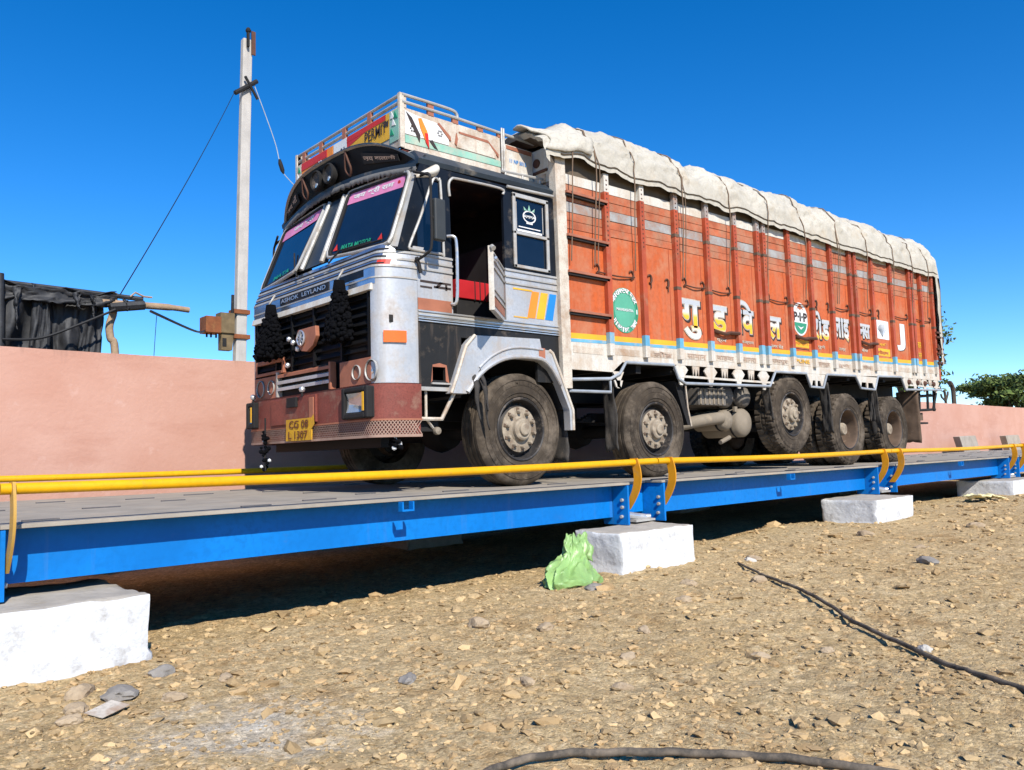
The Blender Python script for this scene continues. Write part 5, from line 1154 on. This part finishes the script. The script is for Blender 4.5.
# ---- wheels
def wheel(kind):
    tread = lambda j, k, r: r
    if kind == 'steer':
        prof = [(.285, -.118), (.30, -.135), (.36, -.146), (.43, -.145), (.465, -.138), (.49, -.128), (.505, -.112), (.513, -.10), (.513, -.068), (.503, -.064), (.503, -.056), (.514, -.052), (.514, -.012), (.504, -.008), (.504, .008), (.514, .012), (.514, .052), (.503, .056), (.503, .064), (.513, .068), (.513, .10), (.505, .112), (.47, .138), (.36, .146), (.285, .118)]
        jag = None
    else:
        prof = [(.285, -.118), (.30, -.136), (.36, -.148), (.43, -.147), (.462, -.140), (.488, -.132), (.502, -.122), (.515, -.112), (.515, -.07), (.512, -.035), (.500, -.030), (.500, -.018), (.513, -.012), (.513, .012), (.500, .018), (.500, .030), (.512, .035), (.515, .07), (.515, .112), (.502, .122), (.488, .132), (.43, .147), (.36, .148), (.285, .118)]
        jag = lambda j, k, r: r-(.020 if (k % 4 in (0,) and j in (6, 7, 8, 15+2, 18, 19)) or (k % 4 == 2 and j in (9, 13, 12)) else 0)
    t = MB().lathe(prof, m_rubber, 72 if jag is None else 144, 'y', jag=jag)
    for rr in (.335, .40, .452): t.lathe([(rr-.004, -.1465), (rr, -.1495), (rr+.004, -.1465)], m_rubber, 64, 'y')
    for wd, a0 in (('MILEAGE', 1.9), ('10.00-20', 4.9)):
        for i, ch in enumerate(wd):
            a = a0-i*.11; c_, s_ = math.cos(a), math.sin(a)
            t.text(ch, -.016, .016, -.018, .018, 0, m_rubber, .02, P=lambda u, w_, q: (.425*c_+u*s_+w_*c_, -.1465-q*.5, .425*s_-u*c_+w_*s_))
    r = MB(); h = MB()
    if kind in ('steer', 'lift'):
        r.lathe([(.283, -.10), (.292, -.132), (.283, -.140), (.270, -.132), (.262, -.10), (.255, -.055), (.246, -.045), (.232, -.058), (.215, -.082), (.205, -.092), (.10, -.092), (.10, -.02)], m_rim, 56, 'y')
        for k in range(10):
            a = 2*PI*k/10+.3; r.lathe([(0, -.0), (.017, -.0)], m_deep, 10, 'y', (.232*math.cos(a), -.0655, .232*math.sin(a)))
        h.lathe([(.206, -.09), (.208, -.104), (.20, -.108), (.12, -.110), (.105, -.125), (.10, -.155), (.085, -.165), (.06, -.166), (.056, -.185), (.045, -.192), (0, -.193)], m_hub, 40, 'y')
        for k in range(10):
            a = 2*PI*k/10; h.lathe([(0, -.15), (.014, -.148), (.019, -.135), (.021, -.105)], m_hub, 6, 'y', (.162*math.cos(a), 0, .162*math.sin(a)))
            h.prism([(.185*math.cos(a)-.014, .185*math.sin(a)-.014), (.185*math.cos(a)+.014, .185*math.sin(a)-.014), (.185*math.cos(a)+.014, .185*math.sin(a)+.014), (.185*math.cos(a)-.014, .185*math.sin(a)+.014)], -.117, -.105, m_rimbrown)
    else:
        r.lathe([(.283, -.10), (.292, -.132), (.283, -.140), (.270, -.130), (.262, -.10), (.250, .02), (.243, .10), (.22, .125), (.19, .13), (.09, .13)], m_rimbrown, 56, 'y')
        r.lathe([(.29, -.126), (.294, -.136), (.286, -.142), (.274, -.134)], m_rim, 56, 'y', close=True)
        for k in range(8):
            a = 2*PI*k/8+.2; r.lathe([(0, -.0), (.02, -.0)], m_deep, 10, 'y', (.212*math.cos(a), .1235, .212*math.sin(a)))
        h.lathe([(.12, .128), (.115, .05), (.10, .03), (.09, -.05), (.075, -.07), (0, -.075)], m_hub, 36, 'y')
        for k in range(10):
            a = 2*PI*k/10; h.lathe([(0, .085), (.015, .087), (.019, .10), (.02, .13)], m_hub, 6, 'y', (.165*math.cos(a), 0, .165*math.sin(a)))
    w_ = r.build('wheel', T, loc=(0, 0, .515)); tt = t.build('tyre', w_, sharp=30); hh = h.build('hub', w_, sharp=30)
    return w_
def put(w_, x, y, z, rz=0., spin=0.):
    w_.location = (x, y, z); w_.rotation_euler = (0, spin, 0); w_.rotation_euler = Matrix.Rotation(rz, 3, 'Z').to_4x4().to_euler() if not spin else (Matrix.Rotation(rz, 3, 'Z') @ Matrix.Rotation(spin, 3, 'Y')).to_euler()
ST, LI, DU = wheel('steer'), wheel('lift'), wheel('dual')
put(ST, 1.50, -1.075, .513, 0, .2)
def cp(w0): return copy_tree(w0, T)
c_ = cp(ST); put(c_, 3.475, -1.075, .513, 0, 1.0)
put(LI, 6.34, -1.075, .513+.195, 0, .5)
put(DU, 7.91, -1.075, .513, 0, .4); c_ = cp(DU); put(c_, 9.43, -1.075, .513, 0, 1.3)
for x in (7.91, 9.43):
    c_ = cp(DU); put(c_, x, -.755, .513, 0, .7)
for src, x, z in ((ST, 1.50, .513), (ST, 3.475, .513), (LI, 6.34, .708), (DU, 7.91, .513), (DU, 9.43, .513)):
    c_ = cp(src); put(c_, x, 1.075, z, PI, .3)
    if src is DU: c_ = cp(src); put(c_, x, .755, z, PI, .9)

# ---- chassis and running gear
b = MB()
for sy in (-1, 1):
    b.hexa([(.25, .40*sy, .78), (11.1, .40*sy, .98), (11.1, .47*sy, .98), (.25, .47*sy, .78)], [(.25, .40*sy, 1.04), (11.1, .40*sy, 1.22), (11.1, .47*sy, 1.22), (.25, .47*sy, 1.04)], m_deep)
for x in np.arange(.6, 11, 1.1): b.box(x, x+.10, -.42, .42, .85, 1.0, m_deep)
b.box(.4, 2.0, -.4, .4, .55, 1.2, m_deep); b.box(.16, .24, -.95, .95, .375, .47, m_grille); b.box(2.2, 3.2, -.3, .3, .6, .95, m_deep)
b.build('chassis_frame', T)
for x, z in ((1.50, .513), (3.475, .513), (6.34, .708), (7.91, .513), (9.43, .513)):
    b = MB(); b.tube([(x, -.95, z), (x, .95, z)], .075, m_deep, 12); b.lathe([(0, -.2), (.15, -.15), (.19, 0), (.15, .15), (0, .2)], m_deep, 16, 'y', (x, 0, z))
    for sy in (-1, 1):
        for k in range(5): b.box(x-.55+.05*k, x+.55-.05*k, *sorted((.52*sy, .60*sy)), z+.10+.02*k, z+.12+.02*k, m_deep)
        b.lathe([(.20, -.06), (.20, .06)], m_rimbrown, 20, 'y', (x, .88*sy, z))
    b.build('axle', T)
b = MB(); b.tube([(3.4, 0, .62), (7.8, .05, .58)], .07, m_deep, 10); b.build('drive_shaft', T)
b = MB(); b.box(4.42, 4.98, -1.10, -.62, .80, 1.0, m_drum); 
for k in range(6): b.box(4.44+k*.09, 4.47+k*.09, -1.112, -1.10, .81, .99, m_tank)
b.build('battery_box', T, bevel=.01)
def drum(x, z, r, y0, y1, m, nm):
    b = MB(); b.lathe([(0, y0-.05), (r*.5, y0-.04), (r*.85, y0-.015), (r, y0+.02), (r, y1)], m, 28, 'y', (x, 0, z)); b.lathe([(r+.006, y0+.07), (r+.012, y0+.085), (r+.006, y0+.10)], m_deep, 28, 'y', (x, 0, z)); b.build(nm, T)
drum(5.12, .925, .145, -1.02, -.5, m_drum, 'air_tank'); drum(5.52, .925, .135, -1.02, -.5, m_drum, 'air_tank')
drum(5.10, .63, .125, -1.02, -.6, m_tank, 'air_tank'); drum(5.46, .60, .18, -1.03, -.5, m_tank, 'air_tank')
b = MB(); b.tube(path([(4.2, -.8, .55), (4.6, -.95, .62), (5.0, -1.0, .66)], 5), .075, m_tank, 12); b.tube([(5.0, -.98, .36), (5.1, -.98, .39), (5.2, -.98, .42)], .028, m_tank, 8); b.box(5.27, 5.33, -1.03, -1.0, .74, .80, m_tank); b.build('exhaust_pipe', T)
b = MB(); b.tube([(2.10, -1.25, .98), (2.10, -1.25, .88), (2.70, -1.25, .885), (2.70, -1.25, 1.0)], .016, m_greyrail, 8); b.build('step_ladder', T)
b = MB(); b.tube([(3.98, -1.24, 1.0), (4.06, -1.2, .75), (4.14, -1.18, .55)], .012, m_cream, 6); b.prism([(3.85, 1.05), (4.0, 1.0), (4.12, .56), (4.06, .56), (3.95, .8)], -1.19, -.7, m_deep); b.build('mudguard', T)
b = MB(); b.tube([(.44, -1.2, .83), (.44, -1.2, .60), (.55, -1.15, .52)], .012, m_cream, 6); b.tube([(.36, -1.2, .60), (.60, -1.2, .60), (.70, -1.25, .82)], .018, m_cream, 6); b.lathe([(0, -.03), (.03, -.02), (.035, 0), (.03, .02), (0, .03)], m_tank, 10, 'y', (.55, -1.2, .50)); b.box(.36, .60, -1.15, -.6, .5, .58, m_deep); b.build('cab_step', T)
# rubber flaps
def flap(x, y0, y1, z0, z1, m, seed, lean=0.):
    v = []; nu, nv = 8, 14
    for i in range(nu+1):
        for j in range(nv+1):
            u, t = i/nu, j/nv; v.append((x+lean*t+.025*fbm(u*2, t*3, seed), y0+(y1-y0)*u+.02*fbm(t*3, u, seed+4)*t, z1+(z0-z1)*t*(1-.12*abs(fbm(u*5, 0, seed+2)))))
    b = MB().raw(v, [(i*(nv+1)+j, (i+1)*(nv+1)+j, (i+1)*(nv+1)+j+1, i*(nv+1)+j+1) for i in range(nu) for j in range(nv)], m, True)
    o = b.build('mud_flap', T, sharp=180); o.modifiers.new('thick', 'SOLIDIFY').thickness = .012
flap(2.09, -1.22, -.9, .20, .90, m_rubber2, 1); flap(2.80, -1.21, -1.05, .28, 1.02, m_rubber2, 2, .05); flap(5.72, -1.23, -1.12, .62, 1.20, m_rubber2, 3, .14); flap(7.30, -1.24, -1.10, .45, 1.16, m_rubber2, 4, .10); flap(8.80, -1.24, -1.09, .42, 1.2, m_rubber2, 5, .14); flap(8.72, -1.22, -1.15, .62, 1.2, m_rubber2, 15, .04); flap(10.42, -1.22, -.86, .28, 1.14, m_rimbrown, 6)
b = MB()  # dark panels added so the gaps behind the rear wheels read as shade
for sy in (-1, 1): b.hexa([(6.4, .50*sy, .80), (11.1, .50*sy, .84), (11.1, .52*sy, .84), (6.4, .52*sy, .80)], [(6.4, .50*sy, 1.3), (11.1, .50*sy, 1.36), (11.1, .52*sy, 1.36), (6.4, .52*sy, 1.3)], m_deep)
b.build('shade_panel', T)
b = MB()
for z in (.82, 1.06): b.tube([(10.5, -1.15, z), (11.25, -1.15, z+.03)], .022, m_deep, 8); b.tube([(11.25, -1.15, z+.03), (11.25, 1.15, z+.03)], .022, m_deep, 8)
for x in (10.6, 10.95, 11.22): b.tube([(x, -1.15, .82), (x+.03, -1.15, 1.2)], .022, m_deep, 8)
b.box(10.55, 10.85, -1.1, -.7, .66, .79, m_rimbrown); b.box(10.6, 11.0, -1.12, -.6, .60, .63, m_deep); b.tube([(11.32, -1.2, 1.3), (11.12, -1.17, .84)], .022, m_deep, 8)
b.build('rear_underrun_guard', T)
for x in (9.98, 10.32, 10.62, 10.98): MB().lathe([(0, -1.285), (.035, -1.28), (.045, -1.25)], m_hook, 14, 'y', (x, 0, 1.265)).build('hole_shade_disc', T)  # dark discs stand in for the shaded holes in the trim

# ------------------------------------------------------------------ tarpaulin over the load
ropes = [2.15, 2.50, 3.12, 3.95, 4.90, 5.76, 6.72, 7.64, 8.58, 9.50, 10.22, 10.85]
TX0, TX1 = 1.86, 11.36
def hem(x): 
    d = min(abs(x-r) for r in ropes)
    return 3.115+.055*math.exp(-((x-2.25)/.25)**2)*1.3+(.035 if x < 4.6 else .035*math.exp(-(x-4.6)/.8)+.006)*min(1, d/.35)*(1+fbm(x*.9, 4))+.022*fbm(x*1.1, 2)+.02*fbm(x*4, 6)+.05*math.exp(-((x-5.2)/.3)**2)-.01*(x-2)/9
def ridge(x):
    h = .665+.0165*(x-2.1)+.035*fbm(x*.55, 7, 0, 2)
    for c, d, s in ((4.40, .17, .11), (5.42, .07, .13), (6.05, .06, .12), (7.35, .05, .15), (8.45, .03, .2)): h -= d*math.exp(-((x-c)/s)**2)
    h -= .27*math.exp(-((x-1.80)/.50)**2)
    if x > 11.2: h -= .06*((x-11.2)/.16)**2
    return h
def tsurf(x, a):        # a 0..pi across
    c, s = math.cos(a), math.sin(a); z0 = hem(x) if a < PI/2 else 3.16
    d = min(abs(x-r) for r in ropes); pin = .010*math.exp(-(d/.09)**2)*(1+.8*fbm(x*.7, 3))
    y = -1.335*math.copysign(abs(c)**.62, c); k = abs(s)**.72
    z = z0+(ridge(x)+3.135-z0)*k
    rd = lambda q: 1-abs(q)*2
    wob = (.038*fbm(x*1.5, a*1.6, 3, 4)+.016*fbm(x*5, a*3.2, 8, 3)+.026*rd(fbm(x*2.0+a*1.3, a*2.4-x*.6, 12, 3))+.013*rd(fbm(x*6-a*3, a*5, 17, 2))-.02)*min(1, s*2.5+.3)
    dr = min((x-r for r in ropes), key=abs); rad = math.exp(-abs(dr)/.30)*math.exp(-((a-.55)/.45)**2); fold = .010*math.sin(9*x+5*a+4*fbm(x, a, 5, 2))*s+.018*rad*math.sin(math.atan2(dr, a-.30)*7+fbm(x*3, a*3, 1, 2)*3)
    n = Vector((0, -c*.9, s)).normalized(); p = Vector((x, y, z))+n*(wob+fold-pin*min(1, s*3+.2))
    return p
NX, NA = 340, 84; b = MB(); v = []
for i in range(NX+1):
    x = TX0+(TX1-TX0)*i/NX
    for j in range(NA+1): v.append(tsurf(x, PI*j/NA))
b.raw(v, [(i*(NA+1)+j, (i+1)*(NA+1)+j, (i+1)*(NA+1)+j+1, i*(NA+1)+j+1) for i in range(NX) for j in range(NA)], m_tarp, True)
# rear drape
v = []; n2 = 24
for j in range(NA+1):
    p = tsurf(TX1, PI*j/NA)
    for k in range(n2+1):
        t = k/n2; zb = 1.75+.10*math.sin(j*.8); z = p.z+(zb-p.z)*t if p.z > zb else p.z
        v.append(Vector((TX1+.05*math.sin(min(1, t*6)*PI/2)+.015*math.sin(j*1.1)*t+.10*max(0, t-.75), p.y*(1-.03*t), z)))
b.raw(v, [(j*(n2+1)+k, (j+1)*(n2+1)+k, (j+1)*(n2+1)+k+1, j*(n2+1)+k+1) for j in range(NA) for k in range(n2)], m_tarp, True)
v = []
for i in range(7):
    for k in range(26):
        t = k/25; z = 3.30-(3.30-1.62)*t; x = 11.20+.04*max(0, t-.05)+(.22-.05*t)*i/6
        v.append((x, -1.335+.02*fbm(i*.5, t*5, 4)+.06*(i/6)**3-.012*math.sin(t*9)*(1-i/6)*0, z+.04*(i/6)*t-.05*math.sin(i)*t*.4))
b.raw(v, [(i*26+k, (i+1)*26+k, (i+1)*26+k+1, i*26+k+1) for i in range(6) for k in range(25)], m_tarp, True)
# front inner sheet and drooping front lip
v = []
for j in range(NA+1):
    p = tsurf(TX0, PI*j/NA); q = Vector((2.06, p.y*.93, 3.0+(p.z-3.0)*.80)); v += [p, p+Vector((-.05, 0, -.035-.03*abs(fbm(j*.3, 1)))), p+Vector((.0, 0, -.075)), q]
b.raw(v, [(j*4+k, (j+1)*4+k, (j+1)*4+k+1, j*4+k+1) for j in range(NA) for k in range(2)], m_tarp, True)
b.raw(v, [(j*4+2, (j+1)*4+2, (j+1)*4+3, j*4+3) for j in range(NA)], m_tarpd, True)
tp = b.build('tarpaulin', sharp=60); tag(tp, 'cream canvas tarpaulin roped down over the truck load', 'tarpaulin')
# doubled fold lying near the front edge
v = []
for i in range(13):
    for j in range(13):
        a = PI*(.02+.30*j/12); x = 1.80+.60*(i/12)+.10*math.sin(j*.5); p = tsurf(max(TX0, x), a); n = Vector((0, -math.cos(a), math.sin(a)))
        v.append(Vector((x, p.y, p.z))+n*(.018+.02*math.sin(PI*i/12)*.5+(.03 if i == 12 else 0)))
o = MB().raw(v, [(i*13+j, (i+1)*13+j, (i+1)*13+j+1, i*13+j+1) for i in range(12) for j in range(12)], m_tarp, True).build('canvas_fold', tp, sharp=180)
o.modifiers.new('thick', 'SOLIDIFY').thickness = .018
# dark liner added for the shadowed gap under the hem
v = []
for i in range(121):
    x = 2.1+(11.25-2.1)*i/120
    for z, y in ((3.0, -1.222), (3.12, -1.235+.015*fbm(x*3, 1)), (3.34, -1.20)): v.append((x, y, z+K*(x-2.1)*.4))
MB().raw(v, [(i*3+j, i*3+3+j, i*3+4+j, i*3+1+j) for i in range(120) for j in range(2)], m_tarpd, True).build('gap_shade_liner', tp, sharp=180)
hp = [tsurf(2.0+9.3*i/200, .03)+Vector((0, -.006, .0)) for i in range(201)]
MB().tube(hp, .0065, m_tarpd, 5).build('hem_cord', tp)
for k, x in enumerate(ropes):
    pts = []
    for a in np.linspace(PI*.42, 0.02, 16):
        p = tsurf(x, a); n = Vector((0, -math.cos(a), math.sin(a))); pts.append(p+n*.012)
    p = pts[-1]; zb = 2.16+.026*(x-2.5)
    for t in (.15, .4, .7, 1): pts.append(Vector((x+.012*math.sin(k*2+t*3), -1.352+.06*t-.0, p.z+(zb-p.z)*t)))
    b = MB(); b.tube(pts, .0062, m_rope, 6)
    if k in (1, 3, 7): b.tube([q+Vector((.05, 0, 0)) if i > 14 else q+Vector((.012, 0, .004)) for i, q in enumerate(pts)], .005, m_rope, 6)
    o = b.build('tie_rope'); tag(o, 'brown rope tying the canvas down, ' + ['at the front post of the cargo body', 'beside the front climbing rungs', 'above the round green badge', 'above the first big painted letter', 'just before the third painted letter', 'above the fourth painted letter', 'right of the white oval badge', 'over the second painted word', 'above the last painted word', 'over the white J letter', 'second from the rear end', 'closest to the truck rear'][k], 'rope', 'tie ropes over the canvas')

# ------------------------------------------------------------------ things hanging on the truck
def tassel(cx, cy, top, bot, r, seed, label):
    rs = random.Random(seed); b = MB()
    b.lathe([(0, top+.03), (.045, top+.02), (.055, top-.05), (.05, top-.12)]+[(.06+(r*.66-.06)*t, top-.12-(top-.12-bot)*t*.96) for t in (.3, .6, .9, 1)]+[(0, bot)], m_tassel, 18, 'z', (cx+.02, cy, 0))
    for k in range(800):
        t = rs.random()**.75; z = top-.06-(top-.06-bot)*t+rs.uniform(-.02, .02); rr = (.05+(r-.05)*t**.8)*rs.uniform(.8, 1.12); a = rs.uniform(0, 6.28); s = rs.choice((.011, .015, .019, .024))
        c = Vector((cx+.02+min(.03, rr*math.cos(a)*.6), cy+rr*math.sin(a), z)); b.raw([tuple(Vector(p)*s*Vector((1, 1, 1.25)).length/1.9+c) for p in IV], IF, m_tassel, True)
    b.tube([(cx+.06, cy, top+.12), (cx, cy, top+.02)], .01, m_steelw, 6)
    o = b.build('yarn_tassel', sharp=180); tag(o, label, 'tassel', 'black yarn tassels on the cab front')
tassel(-.10, -.72, 1.76, 1.27, .165, 1, 'big black yarn tassel hanging beside the round emblem, nearer the open door')
tassel(-.10, .55, 1.75, 1.27, .205, 2, 'big black yarn tassel hanging at the far corner of the cab front')
def charm(y, z1, z0, label, x=-.07):
    b = MB(); n = 7
    b.tube([(x, y, z1+.12), (x, y, z0)], .008, m_deep, 6); rs = random.Random(int(y*100))
    for k in range(26):
        c = Vector((x+rs.uniform(-.03, .03), y+rs.uniform(-.05, .05), z0+(z1-z0)*rs.random())); s = rs.uniform(.014, .026)
        b.raw([tuple(Vector(p)*s+c) for p in IV], IF, m_letw if rs.random() < .25 else m_tassel, True)
    o = b.build('hanging_charm'); tag(o, label, 'charm', 'charms hung under the bumper')
charm(.68, .58, .20, 'string of black charms dangling below the far end of the bumper', -.08)
charm(-1.17, .44, .36, 'little black and white charm under the near bumper corner', .16)
b = MB(); v = []
for s_, (xa, za, xb, zb, w0) in enumerate([(.93, 1.04, 1.03, .50, .030), (.885, 1.01, .90, .58, .036), (.96, 1.04, .985, .66, .024)]):
    base = len(v); n = 16
    for i in range(n+1):
        t = i/n; x = xa+(xb-xa)*t+.010*math.sin(t*6+s_*2); y = -1.25-.075*min(1, t*3)-.01*s_-.012*math.sin(t*5+s_); z = za+(zb-za)*t
        wd = w0*(1-t)**.7*(1+.12*math.sin(t*23+s_))+.003; v += [(x-wd, y, z), (x, y-.014, z), (x+wd, y, z)]
    for i in range(n):
        for j in range(2): b.f.append([base+i*3+j, base+i*3+3+j, base+i*3+4+j, base+i*3+1+j]); b.m.append(0); b.sm.append(True)
b.v = v; b.mats = [m_rubber2]
o = b.build('cloth_strip', sharp=180); o.modifiers.new('thick', 'SOLIDIFY').thickness = .006
tag(o, 'torn black strips hanging from the silver wheel arch over the front tyre', 'cloth strip')
